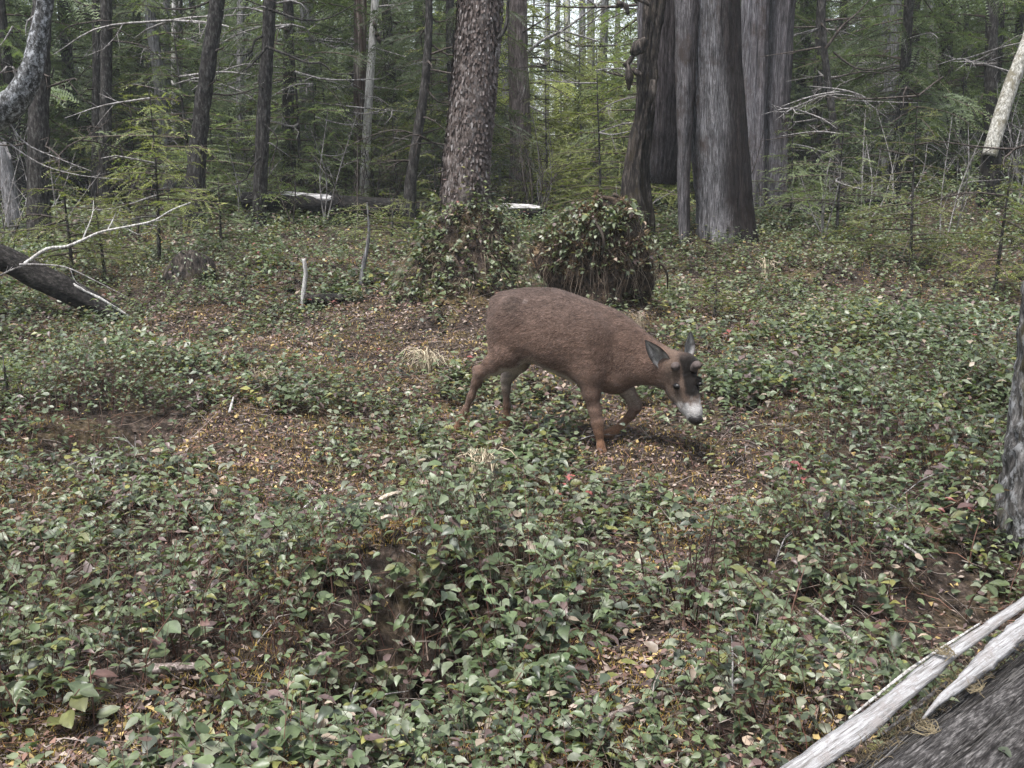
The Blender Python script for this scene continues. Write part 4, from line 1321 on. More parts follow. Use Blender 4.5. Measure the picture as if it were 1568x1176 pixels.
# relax the surface
nbr_s, nbr_n = np.zeros_like(dv), np.zeros(len(dv))
for it in range(3):
    nbr_s[:] = 0; nbr_n[:] = 0
    for a, b in ((0, 1), (1, 2), (2, 3), (3, 0)):
        np.add.at(nbr_s, dq[:, a], dv[dq[:, b]]); np.add.at(nbr_n, dq[:, a], 1)
        np.add.at(nbr_s, dq[:, b], dv[dq[:, a]]); np.add.at(nbr_n, dq[:, b], 1)
    dv = dv * .5 + .5 * nbr_s / nbr_n[:, None]
fn = np.cross(dv[dq[:, 2]] - dv[dq[:, 0]], dv[dq[:, 3]] - dv[dq[:, 1]])
vn = np.zeros_like(dv)
for a in range(4): np.add.at(vn, dq[:, a], fn)
vn = norm(vn)

# coat colours by place on the body (worked out on the pixel plane of the midline, so in plain body coordinates)
def blob(c, r, hard=1.5):
    d = np.sqrt(np.sum(((dv - c) / np.asarray(r)) ** 2, 1))
    return np.clip((1.3 - d) * hard, 0, 1)[:, None]
def lay(col, c, k):
    return col * (1 - k) + np.array(c)[None] * k
BODY, WARM, PALE, DARK = (.120, .078, .061), (.190, .104, .064), (.34, .29, .25), (.012, .010, .009)
col = np.tile(np.array(BODY)[None], (len(dv), 1))
topk = np.clip((dv[:, 2] - .62) / .25, 0, 1)[:, None]
col = lay(col, (.088, .065, .057), topk * .8)
legk = np.clip((dp(0, 565, .1)[2] + .02 - dv[:, 2]) / .12, 0, 1)[:, None] * (dv[:, 0] < dp(985, 600, 0)[0])[:, None]
col = lay(col, WARM, legk)
inner = np.clip(-np.sign(dv[:, 1]) * vn[:, 1] * 1.6 - .2, 0, 1)[:, None] * (dv[:, 2] < dp(800, 540, 0)[2])[:, None] * np.clip((dv[:, 2] - dp(800, 618, 0)[2]) / .10, 0, 1)[:, None]
col = lay(col, PALE, inner * .75)
belly = np.clip((-vn[:, 2] - .55) * 3, 0, 1)[:, None] * ((dv[:, 2] > dp(850, 620, 0)[2]) & (dv[:, 0] < dp(900, 580, 0)[0]))[:, None]
col = lay(col, PALE, np.clip(belly * 1.3, 0, 1))
col = lay(col, (.20, .15, .12), blob(dp(817, 553, .10), (.05, .08, .045)) * .75)
throat = blob(dp(1000, 594, .03), (.09, .07, .022)) * .9
col = lay(col, PALE, throat)
hd = np.clip((dv[:, 0] - dp(1012, 570, .05)[0]) / .05, 0, 1)[:, None]
col = lay(col, (.10, .07, .055), hd)
col = lay(col, (.18, .14, .115), blob(dp(1040, 612, .13), (.05, .06, .035)) * .8)       # cheek
col = lay(col, (.22, .165, .13), blob(dp(1032, 580, .12), (.016, .03, .018), 2) * .9)     # above the eye
col = lay(col, (.040, .030, .027), blob(dp(1052, 551, .12), (.05, .06, .05)) * .8)
hA, hB = dp(1050, 560, .10), dp(1064, 642, .17)
ht = ((dv - hA) @ (hB - hA) / ((hB - hA) @ (hB - hA)))
hl = dv[:, 0] - (hA + ht[:, None] * (hB - hA))[:, 0]
hnz = .05 * vnoise(dv[:, 0] * 60, dv[:, 1] * 60, dv[:, 2] * 60, 8)
isH = hd[:, 0] > .5
bl = np.clip((ht + .25 + hnz) * 6, 0, 1) * np.clip((.66 + hnz * .8 - ht) * 9, 0, 1) * np.clip((hl + .020 + hnz * .1) * 90, 0, 1) * isH
col = lay(col, DARK, bl[:, None])                                                        # forehead blaze
mz = np.clip((ht - .64 + hnz * 1.6) * 8, 0, 1) * isH
col = lay(col, (.36, .345, .34), mz[:, None])        # muzzle
col = lay(col, (.06, .045, .038), blob(dp(783, 466, .14), (.05, .06, .05)) * .6)
col = lay(col, (.26, .21, .19), blob(dp(803, 462, .14), (.008, .06, .012), 2) * .8)      # scar on the haunch
col *= (1 + .22 * fbm(dv[:, 0] * 9, dv[:, 1] * 9, dv[:, 2] * 12, 90) + .34 * fbm(dv[:, 0] * 20 + dv[:, 2] * 10, dv[:, 1] * 50, dv[:, 2] * 75, 95, 2))[:, None]

# ears: cupped leaves of skin, pale inside
def ear(base, tip, out, wd, open_):
    b, t = np.asarray(base), np.asarray(tip)
    ax_ = t - b; L = np.linalg.norm(ax_); ax_ = ax_ / L
    o = norm(np.asarray(out) - ax_ * (np.asarray(out) @ ax_))        # the way the cup opens
    s = np.cross(ax_, o)
    V, Fc = [], []
    nu, nv = 10, 9
    for layer in (0, 1):
        for i in range(nu):
            q = i / (nu - 1)
            w = wd * (math.sin(math.pi * min(1, .16 + .84 * q ** .8)) ** .75 if q < .995 else .03)
            for j in range(nv):
                e = -1 + 2 * j / (nv - 1)
                dep = open_ * w * (1 - e * e) * (1 - .4 * q)
                V.append(b + ax_ * L * q + s * e * w - o * dep - o * (.005 * layer * (1 - e * e) + .0012 * layer))
    for layer in (0, 1):
        for i in range(nu - 1):
            for j in range(nv - 1):
                a = layer * nu * nv + i * nv + j
                f = [a, a + 1, a + nv + 1, a + nv]
                Fc.append(f if layer else f[::-1])
    V = np.array(V)
    cc = np.tile(np.array([[.08, .058, .05]]), (len(V), 1))
    e = np.abs(np.tile(np.linspace(-1, 1, nv), nu))
    q = np.repeat(np.linspace(0, 1, nu), nv)
    ins = np.array([.42, .40, .39])[None] * (.65 + .5 * vnoise(q * 7, e * 5, 0, 4))[:, None]
    ins = np.where((e > .82)[:, None] | (q > .93)[:, None], np.array([[.05, .04, .037]]), ins)
    ins = np.where(((e < .25) & (q > .25) & (q < .8))[:, None], ins * .62, ins)
    cc[:nu * nv] = ins
    return V, np.array(Fc), cc
bV, bF, bC = [dv], [dq], [col]
def add_ear(*a):
    V, Fc, cc = ear(*a)
    bF.append(Fc + sum(len(q) for q in bV)); bV.append(V); bC.append(cc)
add_ear(dp(1021, 562, .125), dp(988, 521, .20), np.array([-.1, 1., .25]), .044, .5)
add_ear(dp(1056, 544, .07), dp(1058, 507, .06), np.array([.8, .55, .1]), .038, .6)
body_v, body_f, body_c = np.concatenate(bV), np.concatenate(bF), np.concatenate(bC)

def fur_mat():
    m, nt, b = M('deer_coat', .85, .06)
    a = nt.nodes.new('ShaderNodeAttribute'); a.attribute_name = 'Col'
    n = noise(nt, coords(nt, (260, 260, 150)), 1., 4., .6)
    c = mixc(nt, 1., a.outputs['Color'], ramp(nt, n, [(.3, (.62, .62, .62)), (.7, (1.3, 1.3, 1.3))]), 'MULTIPLY')
    nt.links.new(c, b.inputs['Base Color'])
    n2 = noise(nt, coords(nt, (26, 26, 34)), 1., 5., .65)
    bumpn(nt, b, mixc(nt, .6, n, n2), .75, .012)
    b.inputs['Sheen Weight'].default_value = .06
    b.inputs['Sheen Roughness'].default_value = .5
    return m
MAT['coat'] = fur_mat()
deer = thing('deer', 'brown black-tailed deer with velvet antler buds walking with its head lowered', 'deer', DO)
body = part('body', dworld(body_v), [body_f], MAT['coat'], deer, cols=body_c, smooth=True)
# short hairs lying back along the coat
rf = np.random.default_rng(33)
fa = np.linalg.norm(fn, axis=1)
nh = 80000
pick = rf.choice(len(dq), nh, p=fa / fa.sum())
wt = rf.dirichlet((1, 1, 1, 1), nh)
hp = np.einsum('nk,nkd->nd', wt, dv[dq[pick]])
hn = norm(np.einsum('nk,nkd->nd', wt, vn[dq[pick]]))
hc = np.einsum('nk,nkd->nd', wt, col[dq[pick]])
flow = np.tile(np.array([[-1., 0, -.45]]), (nh, 1))
low = hp[:, 2] < dp(800, 560, .1)[2]
flow[low] = [-.15, 0, -1]
headm = hp[:, 0] > dp(1015, 570, .05)[0]
flow[headm] = [-.1, -.3, 1.]
flow += rf.normal(0, .22, (nh, 3))
tan = norm(flow - hn * np.sum(flow * hn, 1)[:, None])
ln = np.where(low | headm, rf.uniform(.005, .009, nh), rf.uniform(.013, .026, nh))
hw_ = np.cross(hn, tan) * .0015
tip = hp + (tan * .93 + hn * rf.uniform(.08, .30, nh)[:, None]) * ln[:, None]
hV = np.stack([hp - hw_ - hn * .001, hp + hw_ - hn * .001, tip], 1).reshape(-1, 3)
hC = np.repeat(np.clip(hc * rf.uniform(.4, 1.9, (nh, 1)), 0, .8), 3, 0)
o = part('fur', dworld(hV), [np.arange(3 * nh).reshape(-1, 3)], MAT['coat'], body, cols=hC)
o['kind'] = 'stuff'

def solid(name, rgb, rough=.4, spec=.5):
    m, nt, b = M(name, rough, spec)
    n = noise(nt, coords(nt, (90, 90, 90)), 1., 3., .6)
    nt.links.new(ramp(nt, n, [(.3, tuple(c * .75 for c in rgb)), (.7, tuple(min(1, c * 1.25) for c in rgb))]), b.inputs['Base Color'])
    bumpn(nt, b, n, .15, .002)
    return m
def ball(c, r, rot=None, nu=12, nv=9, lump=0, seed=0):
    V = []
    for i in range(nv):
        th = math.pi * i / (nv - 1)
        for j in range(nu):
            ph = 2 * math.pi * j / nu
            V.append([math.sin(th) * math.cos(ph), math.sin(th) * math.sin(ph), math.cos(th)])
    V = np.array(V)
    if lump: V = V * (1 + lump * fbm(V[:, 0] * 2 + 5, V[:, 1] * 2, V[:, 2] * 2, seed, 2))[:, None]
    V = V * np.asarray(r)
    if rot is not None: V = V @ np.asarray(rot)
    i = np.arange(nv - 1)[:, None] * nu; j = np.arange(nu)[None]; j2 = (j + 1) % nu
    return np.asarray(c) + V, np.stack([i + j, i + nu + j, i + nu + j2, i + j2], -1).reshape(-1, 4)
eye_m, nose_m, horn_m, hoof_m = solid('eye', (.006, .005, .005), .35, .35), solid('nose_skin', (.012, .010, .010), .5, .4), solid('antler_velvet', (.085, .068, .064), .9, .1), solid('hoof', (.03, .025, .022), .5, .4)
for a in ((1037, 592, .165, .020), (1072, 588, .155, .012)):
    V, Fc = ball(dp(*a[:3]), (a[3] * 1.15, a[3] * .8, a[3] * .85))
    part('eye', dworld(V), [Fc], eye_m, deer, smooth=True)
V, Fc = ball(dp(1065, 642, .190), (.040, .028, .027), lump=.12)
part('nose', dworld(V), [Fc], nose_m, deer, smooth=True)
for a, b in (((1038, 566, .13), (1033, 561, .185)), ((1062, 565, .13), (1069, 559, .165))):
    P = [dworld(dp(*a)), dworld((dp(*a) + dp(*b)) / 2 + [0, 0, .008]), dworld(dp(*b)), dworld(dp(*b) + (dp(*b) - dp(*a)) * .25)]
    V, Fc, _ = tube(P, [.022, .022, .021, .010], 14, .005, lump=.1)
    part('antler_bud', V, Fc, horn_m, deer, smooth=True)
for a, tilt in (((698, 663, .10), .0), ((778, 668, -.10), 0), ((926, 720, .105), 0), ((919, 667, -.06), 0)):
    for sg in (-1, 1):
        c = dp(*a)
        V, Fc = ball(c + [.008, sg * .011, -.004], (.028, .011, .020), lump=.05)
        part('hoof', dworld(V), [Fc], hoof_m, deer, smooth=True)

# ------------------------------------------------------------------ the root-bound rotten stump behind the deer, and the hummock's plants
rk = np.random.default_rng(55)
def surf_sprigs(g, gs, pts, nrm, rng, h0=.05, h1=.16, k=5, lmin=.03, lmax=.055, low=True):
    """sprigs that grow out of a steep surface at pts along nrm"""
    n = len(pts)
    h = rng.uniform(h0, h1, n)
    dirs = norm(nrm + np.array([0, 0, .6]) + rng.normal(0, .35, (n, 3)))
    for j in range(k):
        t = .35 + .65 * (j + rng.random(n)) / k
        p = pts + dirs * (h * t)[:, None] + rng.normal(0, .012, (n, 3)) - np.array([0, 0, 1.]) * (h * t * t * .3)[:, None]
        az = np.arctan2(nrm[:, 1], nrm[:, 0]) + rng.normal(0, 1.1, n)
        place_leaves(g, p, az, rng.normal(-.25, .4, n), rng.normal(0, .4, n), rng.uniform(lmin, lmax, n), rng.uniform(.85, 1.2, n), leaf_cols(n, rng, pts[:, 0], pts[:, 1]), low, rng.uniform(.3, 2, n))
    if gs is not None:
        strands(gs, [pts, pts + dirs * (h * .6)[:, None], pts + dirs * h[:, None] - np.array([0, 0, .3]) * h[:, None]], .0018, np.array([[.10, .07, .055]]))

MAT['humus'] = bark_mat('black_humus', (.012, .009, .007), (.036, .025, .018), (.10, .07, .05), 30, 20)
c0 = at(908, 480, 8.15)
gz = float(ground_z(c0[0], c0[1]))
t = thing('rotten_stump', 'tall dark rotten stump hung with dry roots and topped with brown moss behind the deer', 'stump', (c0[0], c0[1], gz))
zt_ = at(900, 335, 8.15)[2]
P = [[c0[0] + .03, c0[1], gz - .12], [c0[0] + .02, c0[1], gz + .15], [c0[0], c0[1], gz + .45], [c0[0] - .04, c0[1], zt_ - .18], [c0[0] - .10, c0[1] + .02, zt_ - .05], [c0[0] - .14, c0[1] + .03, zt_ + .04]]
v, f, _ = tube(P, [.40, .33, .31, .35, .25, .08], 90, .02, .4, .05, 6, 8, 91, flat=(1., .8), lump=.6)
part('stump', v, f, MAT['humus'], t, smooth=True)
SV = v[:-2]
ctr = np.array([c0[0], c0[1], 0])
out = norm((SV - ctr) * np.array([1, 1, 0]))
# hanging roots and dry stalks on the side
front = np.where((SV[:, 2] > gz + .25) & (SV[:, 1] < c0[1] + .15))[0]
pk = front[rk.integers(0, len(front), 650)]
p0 = SV[pk] + out[pk] * .01
ln = rk.uniform(.06, .30, len(pk))
p1 = p0 + out[pk] * (.03 + .04 * rk.random((len(pk), 1))) - np.array([0, 0, .4]) * ln[:, None] + rk.normal(0, .015, (len(pk), 3))
p2 = p0 + out[pk] * (.02 + .05 * rk.random((len(pk), 1))) - np.array([0, 0, 1.]) * ln[:, None] + rk.normal(0, .03, (len(pk), 3))
g = Geo()
strands(g, [p0, p1, p2], rk.uniform(.001, .0028, len(pk)), np.array([[.13, .095, .07], [.06, .042, .032], [.26, .21, .165]])[rk.integers(0, 3, len(pk))])
for k in range(8):
    i = front[rk.integers(0, len(front))]
    q0 = SV[i] + [0, 0, rk.uniform(0, .15)]
    e = q0 + out[i] * rk.uniform(.04, .14) + [rk.normal() * .06, rk.normal() * .03, -rk.uniform(.2, .45)]
    v, f, _ = tube([q0 - out[i] * .05, (q0 + e) / 2 + out[i] * .06 + rk.normal(0, .03, 3), e], [.016, .011, .005], 7, .03, lump=.3, seed=k)
    g.add(v, f, np.array([.05, .038, .03]) * rk.uniform(.5, 1.5))
g.build('roots', MAT['litter'], t)['kind'] = 'stuff'
g, gs = Geo(), Geo()
top = np.where(SV[:, 2] > zt_ - .2)[0]
pk = np.concatenate([top[rk.integers(0, len(top), 300)], front[rk.integers(0, len(front), 210)]])
surf_sprigs(g, gs, SV[pk], out[pk], rk, .04, .13, 5, .025, .048)
side = front[rk.integers(0, len(front), 26)]
surf_sprigs(g, gs, SV[side], out[side], rk, .08, .2, 5, .045, .075, False)
g.build('leaves', MAT['leaf'], t)['kind'] = 'stuff'
gs.build('stems', MAT['stem'], t)['kind'] = 'stuff'
# brown moss cushion on top
g = Geo()
n = 10500
pk = np.concatenate([top[rk.integers(0, len(top), n - 6000)], front[rk.integers(0, len(front), 6000)]])
b = SV[pk] + rk.normal(0, .012, (n, 3))
tip = b + norm(out[pk] * .8 + np.array([0, 0, .6]) + rk.normal(0, .5, (n, 3))) * rk.uniform(.015, .05, (n, 1))
sd = rk.normal(0, .004, (n, 3))
g.add(np.stack([b - sd, b + sd, tip], 1).reshape(-1, 3), [np.arange(3 * n).reshape(-1, 3)], np.repeat(np.array([[.12, .08, .05], [.18, .115, .06], [.22, .16, .10], [.08, .055, .04]])[rk.integers(0, 4, n)], 3, 0))
g.build('moss', MAT['litter'], t)['kind'] = 'stuff'

# small brown rotten stump to the side
c1 = ghit(288, 432)
t = thing('rotten_stump', 'low brown rotten stump half sunk in the leaves near the upright stick', 'stump', c1)
v, f, _ = tube([c1 + [0, .1, -.1], c1 + [0, .1, .1], c1 + [-.01, .1, .2], c1 + [-.02, .12, .27]], [.21, .18, .15, .05], 40, .02, .3, .02, 14, 8, 92, lump=.3)
part('stump', v, f, MAT['rotten'], t, smooth=True)
sv_ = v[:-2]; o2 = norm((sv_ - (c1 + [0, .1, 0])) * np.array([1, 1, .3]))
pk = rk.integers(0, len(sv_), 90)
g = Geo()
surf_sprigs(g, None, sv_[pk], o2[pk], rk, .03, .1, 4, .025, .045)
g.build('leaves', MAT['leaf'], t)['kind'] = 'stuff'

# sprigs clinging to the sides of the hummock
hx, hy = BUMPS[0][0], BUMPS[0][1]
n = 520
a = rk.random(n) * 2 * math.pi
r = .16 + .5 * rk.random(n) ** .8
x, y = hx + np.cos(a) * r, hy + np.sin(a) * r
pts = np.stack([x, y, ground_z(x, y)], 1)
nr = np.stack([np.cos(a), np.sin(a), 0 * a + .4], 1)
g, gs = Geo(), Geo()
surf_sprigs(g, gs, pts, norm(nr), rk, .05, .2, 5, .03, .06)
o = g.build('hummock_leaves', MAT['leaf'])
tag(o, 'leafy sprigs crowding the hummock at the foot of the stout hemlock', 'ground cover', kind='stuff')
gs.build('hummock_stems', MAT['stem'], o)['kind'] = 'stuff'

# ------------------------------------------------------------------ dry grass tufts
def tuft(label, px, py, n, L, spread, droop, col, r=.0022, group=None, lift=0., d=None, bend=None):
    p = ghit(px, py) if d is None else at(px, py, d)
    p = p - [0, 0, .01]
    a = rk.random(n) * 2 * math.pi if bend is None else bend + rk.normal(0, .6, n)
    l = L * rk.uniform(.5, 1.15, n)
    s = spread * rk.uniform(.3, 1.2, n)
    b = p + rk.normal(0, .022, (n, 3)) * np.array([1, 1, .1])
    dr = np.stack([np.cos(a), np.sin(a), 0 * a], 1)
    pts = []
    for q in (0, .3, .55, .8, 1.):
        z = l * (q - droop * q ** 2.4 * rk.uniform(.85, 1.15, n))
        pts.append(b + dr * (l * s * q ** 1.3)[:, None] + np.array([0, 0, 1.]) * z[:, None])
    g = Geo()
    strands(g, pts, r * rk.uniform(.6, 1.3, n), np.array(col)[None] * rk.uniform(.6, 1.25, (n, 1)))
    v, f, c = g.out()
    return tag(mesh('grass_tuft', v, f, MAT['grass'], cols=c, loc=p), label, 'grass', group)
STRAW, DULL = (.46, .39, .28), (.36, .30, .22)
tuft('large tuft of bleached straw grass flopping over beside the hind legs of the deer', 655, 566, 120, .38, .5, .88, STRAW, .0036)
tuft('bleached grass tuft bent over in front of the deer, by the path', 740, 735, 60, .44, .3, .8, STRAW, .004)
tuft('small straw tuft beside the hollow cedar snag', 1172, 425, 20, .5, .3, .75, STRAW, .005)
tuft('straw tuft in the leaves in front of the low brown stump', 408, 585, 34, .28, .4, .8, STRAW, .003)
tuft('pale straw tuft beside the brown fallen stick', 136, 1085, 30, .1, .9, .8, STRAW, .0015)
tuft('two bent straw blades over dark leaves', 318, 975, 4, .13, .5, .7, STRAW, .002)
tuft('few straw blades arching by the dark gap in the leaves', 70, 905, 5, .12, .7, .9, STRAW, .0018)
tuft('fine straw tuft under the neck of the deer', 975, 505, 24, .3, .35, .6, DULL)
tuft('thin straw tuft by the path edge', 520, 720, 12, .15, .6, .7, DULL)
for k in range(26):
    a = rk.uniform(math.pi * .95, math.pi * 2.05)
    r = rk.uniform(.3, .62)
    x, y = hx + math.cos(a) * r, hy + math.sin(a) * r
    d_ = math.sqrt(x * x + y * y)
    px, py = W0 / 2 + F * x / y, 0
    z = float(ground_z(x, y))
    n = rk.integers(14, 30)
    g = Geo()
    b = np.array([x, y, z]) + rk.normal(0, .03, (n, 3)) * [1, 1, .2]
    l = rk.uniform(.12, .36, n)
    aa = a + rk.normal(0, .7, n)
    dr = np.stack([np.cos(aa), np.sin(aa), 0 * aa], 1)
    pts = [b + dr * (l * .55 * q)[:, None] + np.array([0, 0, 1.]) * (l * (.55 * q - 1.0 * q * q))[:, None] for q in (0, .3, .6, .8, 1.)]
    strands(g, pts, .002, np.array([[.34, .28, .2], [.2, .15, .11], [.14, .1, .07]])[rk.integers(0, 3, n)])
    v, f, c = g.out()
    tag(mesh('grass_tuft', v, f, MAT['grass'], cols=c, loc=(x, y, z)), 'dry grass hanging down the side of the hemlock hummock', 'grass', 'dry grass on the hemlock hummock')

# ------------------------------------------------------------------ wood splinters, sticks
def slab(name, pts, wids, thick, mat, parent=None, seed=0, seg=28, rag=.15, tip=True, nrm=(0, 0, 1)):
    """a split piece of wood: a ragged board along pts (world), widths across, real thickness"""
    p, w, q = resample(pts, wids, np.sum(np.linalg.norm(np.diff(np.asarray(pts), axis=0), axis=1)) / seg)
    t_ = norm(np.gradient(p, axis=0))
    nn = norm(np.asarray(nrm, float)[None] - t_ * (t_ @ np.asarray(nrm, float))[:, None])
    s = np.cross(t_, nn)
    m = len(p)
    k = np.arange(m)
    e1 = w * (1 + rag * vnoise(k * .55, 0 * k, 0, seed) + rag * .6 * vnoise(k * 1.3, 0 * k, 0, seed + 1))
    e2 = w * (1 + rag * vnoise(k * .55, 0 * k, 5, seed + 2) + rag * .6 * vnoise(k * 1.3, 0 * k, 3, seed + 3))
    prof = [(-1, 0.), (-.55, .35), (0., .5), (.5, .3), (1, 0.), (.5, -.6), (-.5, -.6)]
    V = []
    for a, h in prof:
        ew = np.where(a < 0, e1, e2)
        V.append(p + s * (a * ew)[:, None] + nn * (h * thick * (1 + .5 * vnoise(k * .8, a * 3, 0, seed + 7)))[:, None])
    V = np.stack(V, 1)
    c = len(prof)
    i = np.arange(m - 1)[:, None] * c; j = np.arange(c)[None]; j2 = (j + 1) % c
    Q = np.stack([i + j, i + c + j, i + c + j2, i + j2], -1).reshape(-1, 4)
    Q2 = [list(range(c)), list(range((m - 1) * c, m * c))[::-1]]
    V = V.reshape(-1, 3)
    if parent is None:
        return mesh(name, V, [Q, np.array(Q2)], mat, loc=p[0])
    return part(name, V, [Q, np.array(Q2)], mat, parent)
MAT['fresh_wood'] = bark_mat('splintered_wood', (.30, .24, .18), (.48, .41, .33), (.62, .56, .48), 50, 50)
for k, (a, b, w, lb) in enumerate((((583, 836), (616, 818), .012, 'pale wood splinter lying highest of three in the reddish litter'), ((553, 848), (585, 838), .009, 'narrow pale wood splinter lying end to end with a broader one'), ((585, 862), (602, 857), .007, 'short wood chip lying below two pale splinters'))):
    p, q = ghit(*a) + [0, 0, .15], ghit(*b) + [0, 0, .16]
    p[2] = q[2] = max(p[2], q[2])
    tag(slab('wood_splinter', [p, (p + q) / 2 + [0, 0, .006], q], [w * .7, w, w * .6], .012, MAT['fresh_wood'], None, k + 3, 14), lb, 'splinter')
def gstick(label, a, b, r, mat, seed, mid=None, name='fallen_stick', lift=.02):
    p, q = ghit(*a) + [0, 0, r * .6 + lift], ghit(*b) + [0, 0, r * .6 + lift]
    m_ = (p + q) / 2 if mid is None else ghit(*mid) + [0, 0, r + lift]
    v, f, _ = tube([p, m_, q], [r, r * .95, r * .7], 12, .02, .12, r * .15, 60, 20, seed, lump=.15)
    return tag(mesh(name, v, f, mat, smooth=True, loc=p), label, 'stick')
MAT['brown_stick'] = bark_mat('brown_stick', (.09, .07, .06), (.2, .16, .145), (.34, .29, .27), 50, 50)
gstick('short thick brown stick lying on moss beside a pale straw tuft', (236, 1064), (320, 1058), .015, MAT['brown_stick'], 1, lift=.075)
gstick('long brown stick lying in the bare litter beside the split log', (850, 1150), (1062, 1062), .010, MAT['brown_stick'], 2, (960, 1112), lift=.04)
gstick('thin pale stick poking out of the leaves beside the reddish litter', (376, 838), (445, 832), .006, MAT['twig_grey'], 3, lift=.06)
gstick('broken white stick standing in the ochre moss', (352, 645), (358, 622), .007, MAT['pale_wood'], 4, lift=.05)
gstick('pale stick lying in the reddish litter above the wood splinters', (462, 802), (480, 780), .006, MAT['pale_wood'], 5, lift=.05)
gstick('thin bare stick crossing the leaves in front of the split log', (1335, 845), (1410, 900), .006, MAT['twig_grey'], 6, lift=.12)
gstick('thin slanting twig in the dark leaves left bare by the split log', (1243, 970), (1302, 1022), .005, MAT['brown_stick'], 7, lift=.09)
# two thin grey stems standing out of the leaves
for a, b, c, lb in (((530, 1140), (537, 1080), (545, 1045), 'pale upright stalk beside arching bare twigs'), ((548, 1110), (575, 1070), (625, 1058), 'pale bare twig arching over the dark gap in the leaves')):
    p = ghit(*a); dd_ = p[1]
    P = [p - [0, 0, .02], at(b[0], b[1], dd_), at(c[0], c[1], dd_ + .05)]
    g = Geo(); twigs(g, P, [.0045, .0035, .002], 2, rk, 4, .6, .5, 0, 5, .02)
    v, f, _ = g.out()
    tag(mesh('bare_twig', v, f, MAT['twig_grey'], loc=p), lb, 'twig')

# leafless reddish shrub standing in the litter
p = ghit(1052, 955)
t = thing('bare_shrub', 'leafless dark red shrub of thin upright stems in the bare litter', 'shrub', p)
for k in range(9):
    h = rk.uniform(.22, .40)
    a = rk.normal(0, .045, 2)
    b = p + [rk.normal() * .025, rk.normal() * .02, -.02]
    e = b + [a[0] - .01, a[1], h]
    g = Geo()
    twigs(g, [b, (b + e) / 2 + rk.normal(0, .01, 3), e], [.0042, .0034, .002], 2, rk, 6, .35, .4, .5, 5, .03, np.array([.045, .022, .02]))
    g.build('stem', MAT['stem'], t)

# arching bare stems through the leaves to the side of the clearing
for k in range(34):
    px, py = (rk.uniform(1080, 1500), rk.uniform(600, 1080)) if k < 20 else (rk.uniform(20, 1000), rk.uniform(560, 1100))
    p = ghit(px, py)
    a = rk.random() * 6.28
    l = rk.uniform(.15, .4)
    e = p + [math.cos(a) * l, math.sin(a) * l * .6, rk.uniform(.05, .16)]
    g = Geo()
    twigs(g, [p - [0, 0, .01], (p + e) / 2 + [0, 0, rk.uniform(.03, .09)], e], [.0035, .003, .0012], 1, rk, 4, .6, .5, 0, 4, .03)
    v, f, _ = g.out()
    tag(mesh('bare_twig', v, f, MAT['twig_grey' if k % 3 else 'brown_stick'], loc=p), 'thin bare stem arching among the low leaves ' + ('beside the lichen spotted trunk' if k < 20 else 'of the clearing floor'), 'twig', 'bare stems among the leaves')

# ------------------------------------------------------------------ the tree at the edge, close by
d = 4.15
pts = [(1648, 870, 120), (1634, 800, 100), (1632, 730, 88), (1642, 600, 80), (1653, 460, 77), (1668, 300, 76), (1685, 100, 75), (1695, -60, 74)]
MAT['near_bark'] = bark_mat('near_bark', (.022, .021, .02), (.065, .06, .057), (.20, .19, .185), 24, 9, patch=(.26, .26, .265), psz=22, moss=(.07, .06, .028))
t, npp = trunk_tree('hemlock_tree', 'rough grey trunk spotted with white lichen, standing close by the split log', d, pts, MAT['near_bark'], 71, 90, .014, .16, 0, crown=True, flare=1.4, step=.02, bf=26, bl=12, top=9, crown_z=6.5)

# ------------------------------------------------------------------ the split log in the corner
a0, a1 = on_plane(1262, 1146, .19), on_plane(1600, 903, .22)
dr = norm(a1 - a0)
pr = np.array([dr[1], -dr[0], 0.])
cen = [a0 - dr * .9 + pr * .27, a0 + pr * .27, (a0 + a1) / 2 + pr * .27, a1 + pr * .27, a1 + dr * 1.2 + pr * .27]
for c in cen: c[2] = .03
t = thing('fallen_log', 'thick split grey log with two long white splinters along its edge', 'log', (cen[1][0], cen[1][1], 0))
LANG = math.atan2(dr[1], dr[0])
MAT['fibre'] = bark_mat('fibrous_wood', (.014, .012, .012), (.05, .046, .045), (.16, .15, .147), 120, 22, ang=LANG)
v, f, _ = tube(cen, [.24, .235, .225, .22, .2], 260, .035, .14, .008, 120, .5, 93, flute_f=5.)
part('log_body', v, f, MAT['fibre'], t, smooth=True)
def along(px, py, z): return on_plane(px, py, z)
MAT['white_wood'] = bark_mat('bleached_splinter', (.15, .14, .135), (.33, .322, .326), (.45, .45, .465), 160, 8, ang=LANG, fk=.35, patch=(.27, .25, .245), psz=26)
slab('white_splinter', [along(1190, 1208, .232), along(1262, 1152, .235), along(1330, 1105, .24), along(1430, 1020, .245), along(1510, 963, .25), along(1600, 900, .255)], [.030, .031, .030, .024, .018, .014], .012, MAT['white_wood'], t, 11, 40, .12, nrm=(-.2, -.5, 1))
slab('white_splinter', [along(1414, 1100, .275), along(1440, 1072, .28), along(1475, 1043, .283), along(1520, 1003, .288), along(1600, 930, .295)], [.003, .009, .017, .026, .028], .012, MAT['white_wood'], t, 12, 40, .15, nrm=(.2, -.5, 1))
slab('thin_splinter', [along(1300, 1100, .225), along(1400, 1020, .235), along(1500, 955, .245)], [.003, .005, .003], .006, MAT['pale_wood'], t, 13, 30, .2)
slab('thin_splinter', [along(1350, 1125, .25), along(1400, 1085, .26), along(1450, 1045, .265)], [.004, .008, .004], .008, MAT['fibre'], t, 14, 30, .2)
